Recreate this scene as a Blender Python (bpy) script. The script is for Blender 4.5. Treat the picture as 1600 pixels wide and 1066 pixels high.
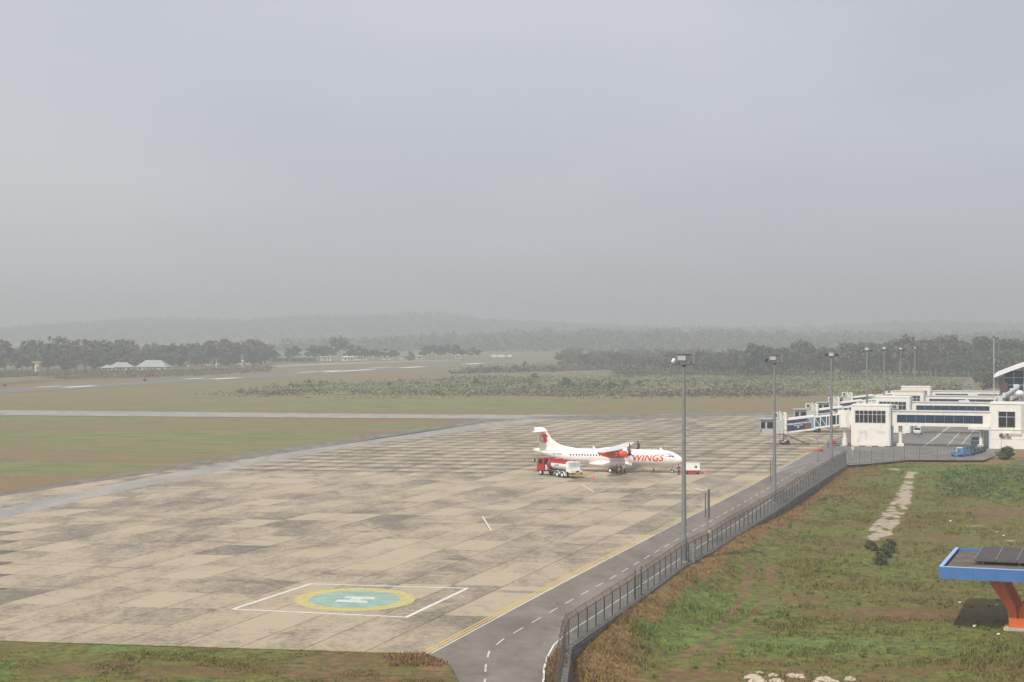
import bpy, bmesh, math, random
import numpy as np
from mathutils import Vector, Matrix

random.seed(7)
rng = np.random.default_rng(11)
for o in list(bpy.data.objects):
    bpy.data.objects.remove(o, do_unlink=True)
sc = bpy.context.scene
COL = sc.collection
R = math.radians

# ------------------------------------------------------------------ camera, sky, sun, exposure
F, H, YH = 2700.0, 24.6, 519.0           # focal length in photo pixels, eye height, horizon row
cd = bpy.data.cameras.new('camera')
cam = bpy.data.objects.new('camera', cd)
COL.objects.link(cam)
cd.sensor_width = 36.0
cd.lens = 36.0 * F / 1600.0
cd.shift_y = -(533.0 - YH) / 1600.0
cd.clip_start, cd.clip_end = 0.5, 20000
cam.location = (0, 0, H)
cam.rotation_euler = (R(90), 0, 0)
sc.camera = cam

SUN_EL = 48.0
SUN_DIR = Vector((0.50, 0.866, 0)).normalized()      # where the light travels, on the ground
world = bpy.data.worlds.new('World')
sc.world = world
world.use_nodes = True
wn, wl = world.node_tree.nodes, world.node_tree.links
bg = wn['Background']
sky = wn.new('ShaderNodeTexSky')
sky.sky_type = 'NISHITA'
sky.sun_disc = False
sky.sun_elevation = R(SUN_EL)
sky.sun_rotation = math.atan2(-SUN_DIR.x, -SUN_DIR.y)
sky.air_density, sky.dust_density, sky.ozone_density = 1.0, 5.0, 1.0
hs = wn.new('ShaderNodeHueSaturation')
hs.inputs['Saturation'].default_value = 0.35
wl.new(sky.outputs[0], hs.inputs['Color'])
tc = wn.new('ShaderNodeTexCoord')
cl = wn.new('ShaderNodeTexNoise')                    # very soft unevenness of the overcast veil
cl.inputs['Scale'].default_value = 3.2
cl.inputs['Detail'].default_value = 4
cl.inputs['Roughness'].default_value = 0.45
mp = wn.new('ShaderNodeMapping')
mp.inputs['Scale'].default_value = (1, 1, 2.2)
wl.new(tc.outputs['Generated'], mp.inputs[0])
wl.new(mp.outputs[0], cl.inputs['Vector'])
cr = wn.new('ShaderNodeValToRGB')
cr.color_ramp.elements[0].position, cr.color_ramp.elements[1].position = 0.3, 0.7
VEIL_A, VEIL_B = (5.65, 5.95, 7.0, 1), (7.3, 7.45, 8.0, 1)
cr.color_ramp.elements[0].color = (0, 0, 0, 1)
cr.color_ramp.elements[1].color = (1, 1, 1, 1)
wl.new(cl.outputs[0], cr.inputs[0])
vm = wn.new('ShaderNodeMix')
vm.data_type = 'RGBA'
vm.inputs[6].default_value, vm.inputs[7].default_value = VEIL_A, VEIL_B
sx = wn.new('ShaderNodeSeparateXYZ')                 # the veil thins from the west to the bluer east
wl.new(tc.outputs['Generated'], sx.inputs[0])
g1 = wn.new('ShaderNodeMath'); g1.operation = 'MULTIPLY_ADD'
wl.new(sx.outputs[0], g1.inputs[0]); g1.inputs[1].default_value = -1.0; g1.inputs[2].default_value = 0.12
g2 = wn.new('ShaderNodeMath'); g2.operation = 'MULTIPLY_ADD'; g2.use_clamp = True
wl.new(cr.outputs[0], g2.inputs[0]); g2.inputs[1].default_value = 0.85
wl.new(g1.outputs[0], g2.inputs[2])
wl.new(g2.outputs[0], vm.inputs[0])
mx = wn.new('ShaderNodeMix')
mx.data_type = 'RGBA'
mx.inputs[0].default_value = 0.75
wl.new(hs.outputs[0], mx.inputs[6])
wl.new(vm.outputs[2], mx.inputs[7])
wl.new(mx.outputs[2], bg.inputs['Color'])
bg.inputs['Strength'].default_value = 0.10

sd = bpy.data.lights.new('sun', 'SUN')
sd.energy, sd.angle, sd.color = 3.4, R(0.9), (1.0, 0.95, 0.87)
sun = bpy.data.objects.new('sun', sd)
COL.objects.link(sun)
e = R(SUN_EL)
sun.rotation_euler = Vector((SUN_DIR.x * math.cos(e), SUN_DIR.y * math.cos(e), -math.sin(e))).to_track_quat('-Z', 'Y').to_euler()

vs = sc.view_settings
vs.view_transform, vs.look, vs.gamma, vs.use_curve_mapping = 'Standard', 'None', 1.0, False
vs.exposure = 0.07
sc.cycles.use_denoising = True
sc.cycles.volume_bounces = 1
sc.cycles.max_bounces = 6
HAZE = 0.00051

# ------------------------------------------------------------------ small helpers
def G(px, py, z=0.0):
    """The point of the plane at height z that the photograph shows at this pixel."""
    Y = F * (H - z) / (py - YH)
    return Vector(((px - 800.0) * Y / F, Y, z))

U = Vector((0.2938, 0.9559, 0))          # along the runway, the apron and the service road
W = Vector((0.9559, -0.2938, 0))         # square to it
RZ = math.atan2(W.y, W.x)

def V3(v): return Vector((v[0], v[1], v[2] if len(v) > 2 else 0))

class MB:
    """Collects shapes, then links them as ONE mesh object."""
    def __init__(s): s.v, s.f, s.m = [], [], []
    def add(s, vs_, fs, mi=0):
        b = len(s.v)
        s.v += [tuple(p) for p in vs_]
        for f in fs:
            s.f.append(tuple(i + b for i in f)); s.m.append(mi)
        return s
    def box(s, c, d, rz=0, mi=0, M=None):
        x, y, z = d[0] / 2, d[1] / 2, d[2] / 2
        P = [Vector((a * x, b * y, g * z)) for g in (-1, 1) for b in (-1, 1) for a in (-1, 1)]
        M = M or Matrix.Rotation(rz, 3, 'Z')
        return s.add([M @ p + Vector(c) for p in P],
                     [(0, 2, 3, 1), (4, 5, 7, 6), (0, 1, 5, 4), (2, 6, 7, 3), (0, 4, 6, 2), (1, 3, 7, 5)], mi)
    def bx(s, x0, x1, y0, y1, z0, z1, mi=0):
        return s.box(((x0 + x1) / 2, (y0 + y1) / 2, (z0 + z1) / 2), (x1 - x0, y1 - y0, z1 - z0), 0, mi)
    def bar(s, p0, p1, w, h, mi=0):
        p0, p1 = V3(p0), V3(p1); d = (p1 - p0); L = d.length
        M = d.to_track_quat('X', 'Z').to_matrix()
        return s.box((p0 + p1) / 2, (L, w, h), 0, mi, M)
    def cyl(s, p0, p1, r0, r1=None, n=10, mi=0, caps=True):
        r1 = r0 if r1 is None else r1
        p0, p1 = V3(p0), V3(p1)
        q = (p1 - p0).to_track_quat('Z', 'Y')
        ring = [q @ Vector((math.cos(2 * math.pi * i / n), math.sin(2 * math.pi * i / n), 0)) for i in range(n)]
        vs_ = [p0 + a * r0 for a in ring] + [p1 + a * r1 for a in ring]
        fs = [(i, (i + 1) % n, n + (i + 1) % n, n + i) for i in range(n)]
        if caps: fs += [tuple(range(n - 1, -1, -1)), tuple(range(n, 2 * n))]
        return s.add(vs_, fs, mi)
    def loft(s, rings, mi=0, caps=True, closed=True):
        n = len(rings[0]); vs_ = [p for r in rings for p in r]; fs = []
        for k in range(len(rings) - 1):
            for i in range(n if closed else n - 1):
                j = (i + 1) % n
                fs.append((k * n + i, k * n + j, (k + 1) * n + j, (k + 1) * n + i))
        if caps: fs += [tuple(range(n - 1, -1, -1)), tuple(range((len(rings) - 1) * n, len(rings) * n))]
        return s.add(vs_, fs, mi)
    def prism(s, poly, axis, a, b, mi=0):
        """poly: 2-D outline, pushed along axis ('x','y','z') from a to b."""
        def P(p, t): return {'x': (t, p[0], p[1]), 'y': (p[0], t, p[1]), 'z': (p[0], p[1], t)}[axis]
        return s.loft([[P(p, a) for p in poly], [P(p, b) for p in poly]], mi)
    def ball(s, c, r, n=8, mi=0, sq=(1, 1, 1)):
        rings = []
        for k in range(n // 2 + 1):
            t = math.pi * k / (n // 2); rr = max(math.sin(t), .02)
            rings.append([(c[0] + r * sq[0] * rr * math.cos(2 * math.pi * i / n), c[1] + r * sq[1] * rr * math.sin(2 * math.pi * i / n),
                           c[2] - r * sq[2] * math.cos(t)) for i in range(n)])
        return s.loft(rings, mi)
    def poly(s, pts, z=None, mi=0):
        return s.add([(p[0], p[1], p[2] if z is None else z) for p in pts], [tuple(range(len(pts)))], mi)
    def mesh(s, name, mats, smooth=False):
        me = bpy.data.meshes.new(name)
        me.from_pydata(s.v, [], s.f)
        for m in (mats if isinstance(mats, (list, tuple)) else [mats]): me.materials.append(m)
        me.polygons.foreach_set('material_index', s.m)
        bm = bmesh.new(); bm.from_mesh(me); bmesh.ops.recalc_face_normals(bm, faces=bm.faces); bm.to_mesh(me); bm.free()
        if smooth:
            me.polygons.foreach_set('use_smooth', [True] * len(s.f))
            try: me.set_sharp_from_angle(angle=R(38))
            except Exception: pass
        return me
    def build(s, name, mats, parent=None, loc=(0, 0, 0), rz=0, smooth=False, kind=None, label=None):
        return link(name, s.mesh(name, mats, smooth), parent, loc, rz, kind, label)

def link(name, me, parent=None, loc=(0, 0, 0), rz=0, kind=None, label=None):
    o = bpy.data.objects.new(name, me); COL.objects.link(o)
    o.location = loc; o.rotation_euler = (0, 0, rz)
    if parent: o.parent = parent
    if kind: o['kind'] = kind
    if label: o['label'] = label
    return o

def tag(o, label, cat, group=None):
    o['label'] = label; o['category'] = cat
    if group: o['group'] = group
    return o

def thing(name, label, cat, loc=(0, 0, 0), rz=0, group=None):
    o = bpy.data.objects.new(name, None); COL.objects.link(o)
    o.empty_display_size = .3
    o.location = loc; o.rotation_euler = (0, 0, rz)
    return tag(o, label, cat, group)

def copy_tree(o, parent=None):
    c = o.copy(); COL.objects.link(c); c.parent = parent
    for ch in list(o.children): copy_tree(ch, c)
    return c

def another(o, label, loc, rz=None, scale=None):
    c = copy_tree(o); c.location = loc; c['label'] = label
    if rz is not None: c.rotation_euler = (0, 0, rz)
    if scale is not None: c.scale = (scale,) * 3 if not hasattr(scale, '__len__') else scale
    return c

def fast_mesh(name, verts, quads, mat, attrs=None, n=4):
    me = bpy.data.meshes.new(name)
    nv, nf = len(verts), len(quads)
    me.vertices.add(nv); me.vertices.foreach_set('co', np.asarray(verts, np.float32).ravel())
    me.loops.add(nf * n); me.loops.foreach_set('vertex_index', np.asarray(quads, np.int32).ravel())
    me.polygons.add(nf)
    me.polygons.foreach_set('loop_start', np.arange(nf, dtype=np.int32) * n)
    me.materials.append(mat)
    for k, a in (attrs or {}).items():
        at = me.attributes.new(k, 'FLOAT_COLOR', 'POINT')
        at.data.foreach_set('color', np.asarray(a, np.float32).ravel())
    me.update(calc_edges=True)
    return me

def text_geo(body, size=1.0, shear=0.0, bold=0.0, spacing=1.0):
    """Outline lettering as flat triangles: list of (x, y) and faces, centred on the origin."""
    cu = bpy.data.curves.new('lettering', 'FONT')
    cu.body, cu.size, cu.shear, cu.offset, cu.space_character = body, size, shear, bold, spacing
    cu.align_x, cu.align_y, cu.resolution_u = 'CENTER', 'CENTER', 4
    ob = bpy.data.objects.new('lettering', cu); COL.objects.link(ob)
    dg = bpy.context.evaluated_depsgraph_get(); dg.update()
    me = bpy.data.meshes.new_from_object(ob.evaluated_get(dg))
    vs_ = [tuple(v.co[:2]) for v in me.vertices]; fs = [tuple(p.vertices) for p in me.polygons]
    bpy.data.objects.remove(ob); bpy.data.meshes.remove(me); bpy.data.curves.remove(cu)
    return vs_, fs

def slice_flat(vs_, fs, step):
    """Cut flat lettering into strips so that it can follow a curved surface."""
    bm = bmesh.new()
    bv = [bm.verts.new((x, y, 0)) for x, y in vs_]
    for f in fs:
        try: bm.faces.new([bv[i] for i in f])
        except ValueError: pass
    ys = [v[1] for v in vs_]; y = min(ys) + step
    while y < max(ys):
        bmesh.ops.bisect_plane(bm, geom=bm.verts[:] + bm.edges[:] + bm.faces[:], plane_co=(0, y, 0), plane_no=(0, 1, 0), dist=1e-5)
        y += step
    bm.verts.index_update()
    out = [tuple(v.co[:2]) for v in bm.verts], [tuple(v.index for v in f.verts) for f in bm.faces]
    bm.free()
    return out

# value noise for placing and shaping (numpy)
_tab = np.random.default_rng(3).random((256, 256))
def vnoise(x, y):
    xi, yi = np.floor(x).astype(int), np.floor(y).astype(int)
    fx, fy = x - xi, y - yi
    fx, fy = fx * fx * (3 - 2 * fx), fy * fy * (3 - 2 * fy)
    t = lambda a, b: _tab[a & 255, b & 255]
    return (t(xi, yi) * (1 - fx) + t(xi + 1, yi) * fx) * (1 - fy) + (t(xi, yi + 1) * (1 - fx) + t(xi + 1, yi + 1) * fx) * fy
def fbm(x, y, o=4):
    s, a, n = 0, .5, 0
    for k in range(o):
        s = s + a * vnoise(x * 2 ** k + 17 * k, y * 2 ** k + 31 * k); n += a; a *= .5
    return s / n
def sstep(a, b, x):
    t = np.clip((x - a) / (b - a), 0, 1)
    return t * t * (3 - 2 * t)

# ------------------------------------------------------------------ materials
class NT:
    def __init__(s, name):
        s.mat = bpy.data.materials.new(name); s.mat.use_nodes = True
        s.n, s.l = s.mat.node_tree.nodes, s.mat.node_tree.links
        s.b = s.n['Principled BSDF']
    def new(s, t): return s.n.new(t)
    def sock(s, v, inp):
        if hasattr(v, 'is_output'): s.l.new(v, inp)
        else: inp.default_value = v
    def pos(s): return s.new('ShaderNodeNewGeometry').outputs['Position']
    def objco(s): return s.new('ShaderNodeTexCoord').outputs['Object']
    def vmap(s, v, scale=(1, 1, 1), rot=(0, 0, 0)):
        m = s.new('ShaderNodeMapping'); s.l.new(v, m.inputs[0])
        m.inputs['Scale'].default_value, m.inputs['Rotation'].default_value = scale, rot
        return m.outputs[0]
    def noise(s, v, scale, detail=4, rough=.55, dist=0):
        n = s.new('ShaderNodeTexNoise'); s.l.new(v, n.inputs['Vector'])
        n.inputs['Scale'].default_value, n.inputs['Detail'].default_value = scale, detail
        n.inputs['Roughness'].default_value, n.inputs['Distortion'].default_value = rough, dist
        return n.outputs['Fac']
    def math(s, op, a, b=0.0, clamp=False):
        n = s.new('ShaderNodeMath'); n.operation = op; n.use_clamp = clamp
        s.sock(a, n.inputs[0]); s.sock(b, n.inputs[1])
        return n.outputs[0]
    def ramp(s, v, a, b):
        n = s.new('ShaderNodeMapRange'); n.interpolation_type = 'SMOOTHSTEP'
        s.sock(v, n.inputs[0]); n.inputs[1].default_value, n.inputs[2].default_value = a, b
        return n.outputs[0]
    def mix(s, f, a, b, mode='MIX'):
        n = s.new('ShaderNodeMix'); n.data_type = 'RGBA'; n.blend_type = mode
        s.sock(f, n.inputs[0])
        for v, i in ((a, 6), (b, 7)):
            s.sock(v if hasattr(v, 'is_output') else (*v, 1), n.inputs[i])
        return n.outputs[2]
    def fin(s, col, rough=.8, metal=0.0, bump=None, bstr=.3, bdist=.05):
        s.sock(col if hasattr(col, 'is_output') else (*col, 1), s.b.inputs['Base Color'])
        s.sock(rough, s.b.inputs['Roughness']); s.b.inputs['Metallic'].default_value = metal
        if bump is not None:
            b = s.new('ShaderNodeBump'); s.l.new(bump, b.inputs['Height'])
            b.inputs['Strength'].default_value, b.inputs['Distance'].default_value = bstr, bdist
            s.l.new(b.outputs[0], s.b.inputs['Normal'])
        return s.mat

def solid(name, col, rough=.6, metal=0.0, var=.18, scale=2.5, dirt=None, spec=None):
    """A painted or plain surface with grain and a little grime of its own."""
    t = NT(name); p = t.objco()
    n1, n2 = t.noise(p, scale, 5), t.noise(p, scale * 9, 3)
    f = t.math('ADD', t.math('MULTIPLY', n1, .7), t.math('MULTIPLY', n2, .3))
    c = t.mix(t.ramp(f, .3, .7), [x * (1 - var) for x in col], [min(1, x * (1 + var * .6)) for x in col])
    if dirt:
        d = t.noise(t.vmap(p, (1, 1, .25)), scale * 1.7, 6, .65)
        c = t.mix(t.math('MULTIPLY', t.ramp(d, .52, .75), dirt), c, (.12, .10, .08))
    if spec is not None: t.b.inputs['Specular IOR Level'].default_value = spec
    return t.fin(c, t.math('ADD', rough - .08, t.math('MULTIPLY', n2, .16)), metal)

MT = {}
MT['white_wall'] = solid('white_wall', (.80, .765, .69), .75, var=.07, dirt=.36, scale=.6)
MT['turquoise_wall'] = solid('turquoise_wall', (.55, .63, .61), .75, var=.08, dirt=.25, scale=.6)
MT['white_paint'] = solid('white_paint', (.82, .81, .79), .35, var=.04, dirt=.10, scale=1.2)
MT['plane_white'] = solid('plane_white', (.84, .82, .79), .28, var=.03, dirt=.06, scale=.7)
MT['grey_paint'] = solid('grey_paint', (.42, .43, .43), .5, var=.1)
MT['light_grey'] = solid('light_grey', (.58, .58, .57), .5, var=.1, dirt=.2)
MT['red_orange'] = solid('red_orange', (.72, .055, .022), .35, var=.1)
MT['orange_letter'] = solid('orange_letter', (.80, .085, .03), .4, var=.1)
MT['tail_red'] = solid('tail_red', (.62, .05, .045), .4, var=.12)
MT['truck_red'] = solid('truck_red', (.40, .012, .016), .32, var=.12)
MT['black'] = solid('black', (.018, .018, .02), .55, var=.3)
MT['rubber'] = solid('rubber', (.022, .021, .02), .9, var=.3)
MT['steel'] = solid('steel', (.30, .31, .31), .5, .6, var=.2, dirt=.2)
MT['galvanised'] = solid('galvanised', (.25, .262, .262), .5, .35, var=.14, scale=1.2, dirt=.2)
MT['dark_steel'] = solid('dark_steel', (.10, .10, .105), .6, .3, var=.25)
MT['rust'] = solid('rust', (.16, .085, .06), .85, .2, var=.35, scale=6)
MT['glass_dark'] = solid('glass_dark', (.014, .014, .016), .25, var=.4, scale=.5, spec=.2)
MT['glass_blue'] = solid('glass_blue', (.010, .034, .075), .16, var=.35, scale=.35, spec=.3)
MT['glass_teal'] = solid('glass_teal', (.03, .11, .15), .15, var=.4, scale=.5)
MT['blue_fascia'] = solid('blue_fascia', (.065, .165, .40), .4, var=.08, scale=.8, dirt=.12)
MT['blue_rim'] = solid('blue_rim', (.30, .46, .72), .5, var=.1)
MT['orange_column'] = solid('orange_column', (.72, .135, .028), .5, var=.1, scale=.8, dirt=.15)
MT['concrete'] = solid('concrete', (.36, .34, .31), .9, var=.25, scale=1.2, dirt=.3)
MT['roof_grey'] = solid('roof_grey', (.20, .185, .17), .9, var=.3, scale=.5, dirt=.35)
MT['deck_dirty'] = solid('deck_dirty', (.135, .105, .082), .95, var=.55, scale=.55, dirt=.5)
MT['panel_dark'] = solid('panel_dark', (.070, .055, .050), .75, var=.25, scale=1.0, dirt=.2)
MT['cart_blue'] = solid('cart_blue', (.045, .20, .46), .5, var=.2, dirt=.2)
MT['cart_navy'] = solid('cart_navy', (.05, .085, .14), .6, var=.3, dirt=.2)
MT['banner_navy'] = solid('banner_navy', (.022, .024, .085), .45, var=.3, scale=.6)
MT['banner_blue'] = solid('banner_blue', (.16, .32, .48), .5, var=.15)
MT['brown_coat'] = solid('brown_coat', (.17, .065, .035), .7, var=.3)
MT['letter_white'] = solid('letter_white', (.82, .82, .84), .5, var=.04)
MT['letter_dark'] = solid('letter_dark', (.05, .05, .06), .5, var=.1)
MT['cone_orange'] = solid('cone_orange', (.62, .12, .045), .5, var=.12)
MT['yellow'] = solid('yellow', (.62, .44, .13), .7, var=.15, dirt=.15)
MT['kerb_cream'] = solid('kerb_cream', (.60, .50, .34), .8, var=.15, dirt=.2)
MT['skin'] = solid('skin', (.30, .17, .11), .6, var=.08)
MT['hair'] = solid('hair', (.015, .012, .01), .7, var=.2)
MT['shirt_navy'] = solid('shirt_navy', (.03, .035, .06), .85, var=.2)
MT['shirt_grey'] = solid('shirt_grey', (.12, .12, .13), .85, var=.2)
MT['vest_green'] = solid('vest_green', (.45, .72, .32), .8, var=.1)
MT['trousers'] = solid('trousers', (.022, .022, .028), .85, var=.2)
MT['roof_blue'] = solid('roof_blue', (.37, .39, .39), .5, var=.12, scale=.3)
MT['wall_cream'] = solid('wall_cream', (.68, .60, .48), .85, var=.12, dirt=.2)
MT['roof_thatch'] = solid('roof_thatch', (.17, .165, .15), .8, var=.2, scale=.3)
MT['trunk'] = solid('trunk', (.22, .19, .155), .95, var=.3, scale=1.5)
MT['rock'] = solid('rock', (.50, .41, .32), .95, var=.3, scale=2.5, dirt=.3)
MT['masonry'] = solid('masonry', (.20, .185, .165), .95, var=.65, scale=2.4, dirt=.5)
MT['mortar'] = solid('mortar', (.085, .072, .06), .95, var=.3, scale=2)

def concrete_slabs(name, kind):
    """Apron concrete: one tone per slab, streaks and oil stains running over all of them."""
    t = NT(name); p = t.pos()
    a = t.new('ShaderNodeAttribute')
    a.attribute_type = 'OBJECT' if kind == 'object' else 'GEOMETRY'
    a.attribute_name = 'tone'
    tone = a.outputs['Fac'] if kind == 'object' else t.new('ShaderNodeSeparateColor')
    if kind != 'object':
        t.l.new(a.outputs['Color'], tone.inputs[0]); tone = tone.outputs[0]
    big = t.noise(p, .035, 5, .6, .6)
    streak = t.noise(t.vmap(p, (.75, .30, 1), (0, 0, .3)), .22, 7, .68, .8)
    fine = t.noise(p, 2.2, 6, .7)
    mid = t.noise(p, .85, 7, .7, .5)
    f = t.math('ADD', t.math('MULTIPLY', tone, .55), t.math('MULTIPLY', t.math('SUBTRACT', streak, .5), 2.0))
    f = t.math('ADD', f, t.math('MULTIPLY', t.math('SUBTRACT', big, .5), .9))
    f = t.math('ADD', f, t.math('MULTIPLY', t.math('SUBTRACT', mid, .5), 1.1))
    grit = t.noise(t.vmap(p, (.8, 1.3, 1), (0, 0, .2)), 2.1, 9, .8, .3)
    f = t.math('ADD', f, t.math('MULTIPLY', t.math('SUBTRACT', grit, .5), 2.9))
    c = t.mix(t.ramp(f, -.38, .66), (.132, .111, .088), (.440, .352, .236))
    c = t.mix(t.math('MULTIPLY', t.ramp(tone, .80, .95), t.ramp(mid, .25, .55)), c, (.43, .35, .235))
    c = t.mix(t.math('MULTIPLY', t.ramp(streak, .30, .60), .0), c, (.3, .3, .3))
    st = t.noise(t.vmap(p, (.5, 1, 1), (0, 0, .1)), .10, 7, .72, 1.4)
    c = t.mix(t.math('MULTIPLY', t.ramp(st, .55, .67), .66), c, (.075, .066, .058))
    c = t.mix(t.math('MULTIPLY', t.ramp(fine, .35, .75), .30), c, (.40, .35, .28))
    return t.fin(c, .85, 0, fine, .15, .01)
MT['slab'] = concrete_slabs('slab', 'object')
MT['slab_far'] = concrete_slabs('slab_far', 'mesh')

def pavement(name, lo, hi, scale=.12, stain=(.05, .048, .045), amt=.5, rough=.85):
    t = NT(name); p = t.pos()
    n1 = t.noise(t.vmap(p, (1.6, .5, 1), (0, 0, .3)), scale, 6, .6, .5)
    n2, n3 = t.noise(p, 3.2, 5, .7), t.noise(p, .6, 5, .6)
    f = t.math('ADD', t.math('MULTIPLY', n1, .6), t.math('ADD', t.math('MULTIPLY', n2, .15), t.math('MULTIPLY', n3, .25)))
    c = t.mix(t.ramp(f, .32, .66), lo, hi)
    s = t.noise(t.vmap(p, (2.2, .6, 1), (0, 0, .3)), scale * 2.2, 7, .7, 1)
    c = t.mix(t.math('MULTIPLY', t.ramp(s, .54, .72), amt), c, stain)
    return t.fin(c, rough, 0, n2, .2, .01)
MT['asphalt'] = pavement('asphalt', (.122, .104, .084), (.235, .202, .163), amt=.45)
MT['asphalt_far'] = pavement('asphalt_far', (.13, .12, .11), (.21, .195, .178), amt=.25)
MT['taxi_grey'] = pavement('taxi_grey', (.23, .215, .19), (.37, .34, .30), amt=.25, stain=(.13, .12, .11))
MT['shoulder'] = pavement('shoulder', (.10, .088, .072), (.23, .195, .15), .2, amt=.6, stain=(.055, .05, .045))
MT['verge'] = pavement('verge', (.11, .10, .085), (.26, .235, .20), .3, amt=.7)
MT['joint'] = solid('joint', (.075, .062, .05), .95, var=.3)

def paint(name, col, wear=.45, under=(.25, .21, .165), scale=.9, lo=.46, hi=.66):
    """Road paint with worn-through patches."""
    t = NT(name); p = t.pos()
    n, n2 = t.noise(p, scale, 7, .72), t.noise(p, 7, 4, .7)
    f = t.math('ADD', t.math('MULTIPLY', n, .7), t.math('MULTIPLY', n2, .3))
    c = t.mix(t.math('MULTIPLY', t.ramp(f, lo, hi), wear), col, under)
    return t.fin(c, .75)
MT['paint_white'] = paint('paint_white', (.72, .69, .64), .35)
MT['paint_white_old'] = paint('paint_white_old', (.60, .56, .50), .85)
MT['paint_yellow'] = paint('paint_yellow', (.62, .47, .12), .6)
MT['pad_yellow'] = paint('pad_yellow', (.58, .49, .15), .8, (.32, .27, .16), 1.8, .42, .62)
MT['pad_white'] = paint('pad_white', (.62, .63, .58), .6, (.32, .44, .36), 1.2, .44, .62)
MT['paint_yellow_old'] = paint('paint_yellow_old', (.46, .35, .11), .9)
MT['paint_teal'] = paint('paint_teal', (.31, .45, .37), .9, (.19, .27, .21), .6, .40, .64)
MT['paint_red'] = paint('paint_red', (.45, .15, .11), .7)
MT['paint_runway'] = paint('paint_runway', (.80, .79, .77), .15)

def ground_shader(name, tuft=False):
    t = NT(name); p = t.pos()
    a = t.new('ShaderNodeAttribute'); a.attribute_name = 'cover'
    sp = t.new('ShaderNodeSeparateColor'); t.l.new(a.outputs['Color'], sp.inputs[0])
    dry, bare, sand = sp.outputs; lush = a.outputs['Alpha']
    band = t.noise(t.vmap(p, (.45, 1.5, 1), (0, 0, .30)), .016, 6, .62, .8)
    mid = t.noise(t.vmap(p, (.55, 1, 1), (0, 0, .2)), .16, 6, .65, .5)
    sml = t.noise(p, 1.1, 6, .7)
    fine = t.noise(p, 6.0, 4, .7)
    g = t.mix(t.ramp(sml, .32, .66), (.036, .050, .005), (.170, .168, .022))
    g = t.mix(t.math('MULTIPLY', t.ramp(mid, .40, .66), .5), g, (.160, .128, .028))
    bf = t.math('ADD', t.math('MULTIPLY', band, .58), t.math('ADD', t.math('MULTIPLY', mid, .27), t.math('MULTIPLY', sml, .15)))
    pat = t.noise(t.vmap(p, (.7, 1.1, 1), (0, 0, .5)), .42, 7, .68, .6)
    bf2 = t.math('ADD', t.math('MULTIPLY', band, .25), t.math('ADD', t.math('MULTIPLY', mid, .40), t.math('MULTIPLY', pat, .35)))
    brown = t.mix(t.ramp(fine, .3, .7), (.066, .034, .010), (.185, .102, .030))
    c = t.mix(t.math('MULTIPLY', t.ramp(bf2, .468, .575), .80), g, brown)
    am = t.new('ShaderNodeAttribute'); am.attribute_name = 'mown'
    mg = t.mix(t.ramp(mid, .32, .66), (.115, .130, .036), (.195, .192, .062))
    mb = t.mix(t.ramp(sml, .3, .7), (.150, .092, .042), (.255, .170, .080))
    mc = t.mix(t.ramp(t.math('ADD', bf, t.math('MULTIPLY', t.math('SUBTRACT', band, .5), .35)), .43, .56), mg, mb)
    c = t.mix(am.outputs['Fac'], c, mc)
    rich = t.mix(t.ramp(sml, .3, .7), (.046, .088, .010), (.150, .210, .036))
    j = t.math('ADD', t.math('MULTIPLY', t.math('SUBTRACT', sml, .5), 1.1), t.math('MULTIPLY', t.math('SUBTRACT', mid, .5), 1.2))
    def on(v, lo=.25, hi=.7): return t.ramp(t.math('ADD', v, t.math('MULTIPLY', j, t.ramp(v, 0.0, .35))), lo, hi)
    c = t.mix(t.math('MULTIPLY', on(lush), .85), c, rich)
    straw = t.mix(t.ramp(fine, .28, .72), (.10, .048, .014), (.34, .200, .075))
    c = t.mix(t.math('MULTIPLY', on(dry), .9), c, straw)
    soil = t.mix(t.ramp(sml, .3, .7), (.085, .042, .018), (.225, .120, .058))
    c = t.mix(t.math('MULTIPLY', on(bare), .85), c, soil)
    if not tuft:
        sn = t.mix(t.ramp(sml, .3, .75), (.28, .21, .145), (.50, .41, .32))
        c = t.mix(on(sand, .40, .62), c, sn)
        return t.fin(c, .95, 0, sml, .5, .12)
    c = t.mix(.30, c, (.20, .20, .045))
    return t.fin(c, .8)
MT['ground'] = ground_shader('ground')
MT['tuft'] = ground_shader('tuft', True)

def leafy(name, lo, hi, warm, wamt=.3, scale=.25):
    t = NT(name); p = t.pos()
    oi = t.new('ShaderNodeObjectInfo')
    n1, n2 = t.noise(p, scale, 4), t.noise(p, scale * 7, 3)
    f = t.math('ADD', t.math('MULTIPLY', n1, .55), t.math('MULTIPLY', n2, .45))
    c = t.mix(t.ramp(f, .32, .68), lo, hi)
    w = t.noise(p, scale * .22, 3)
    c = t.mix(t.math('MULTIPLY', t.ramp(t.math('ADD', w, t.math('MULTIPLY', t.math('SUBTRACT', oi.outputs['Random'], .5), .3)), .45, .7), wamt), c, warm)
    return t.fin(c, .75)
MT['leaf_forest'] = leafy('leaf_forest', (.018, .030, .012), (.085, .098, .036), (.145, .095, .055), .55, .12)
MT['leaf_dark'] = leafy('leaf_dark', (.020, .034, .014), (.050, .066, .028), (.09, .08, .035), .3)
MT['leaf_scrub'] = leafy('leaf_scrub', (.12, .15, .058), (.27, .29, .13), (.30, .24, .14), .55, .035)
MT['leaf_scrub_dry'] = leafy('leaf_scrub_dry', (.10, .07, .042), (.27, .19, .115), (.10, .09, .035), .4, .3)
MT['leaf_bush'] = leafy('leaf_bush', (.034, .048, .014), (.115, .125, .042), (.09, .07, .03), .35, .6)
MT['leaf_green'] = leafy('leaf_green', (.040, .075, .016), (.125, .175, .042), (.12, .11, .04), .35, .5)
MT['leaf_bank'] = leafy('leaf_bank', (.045, .055, .022), (.13, .135, .06), (.16, .11, .07), .5, .1)
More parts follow.
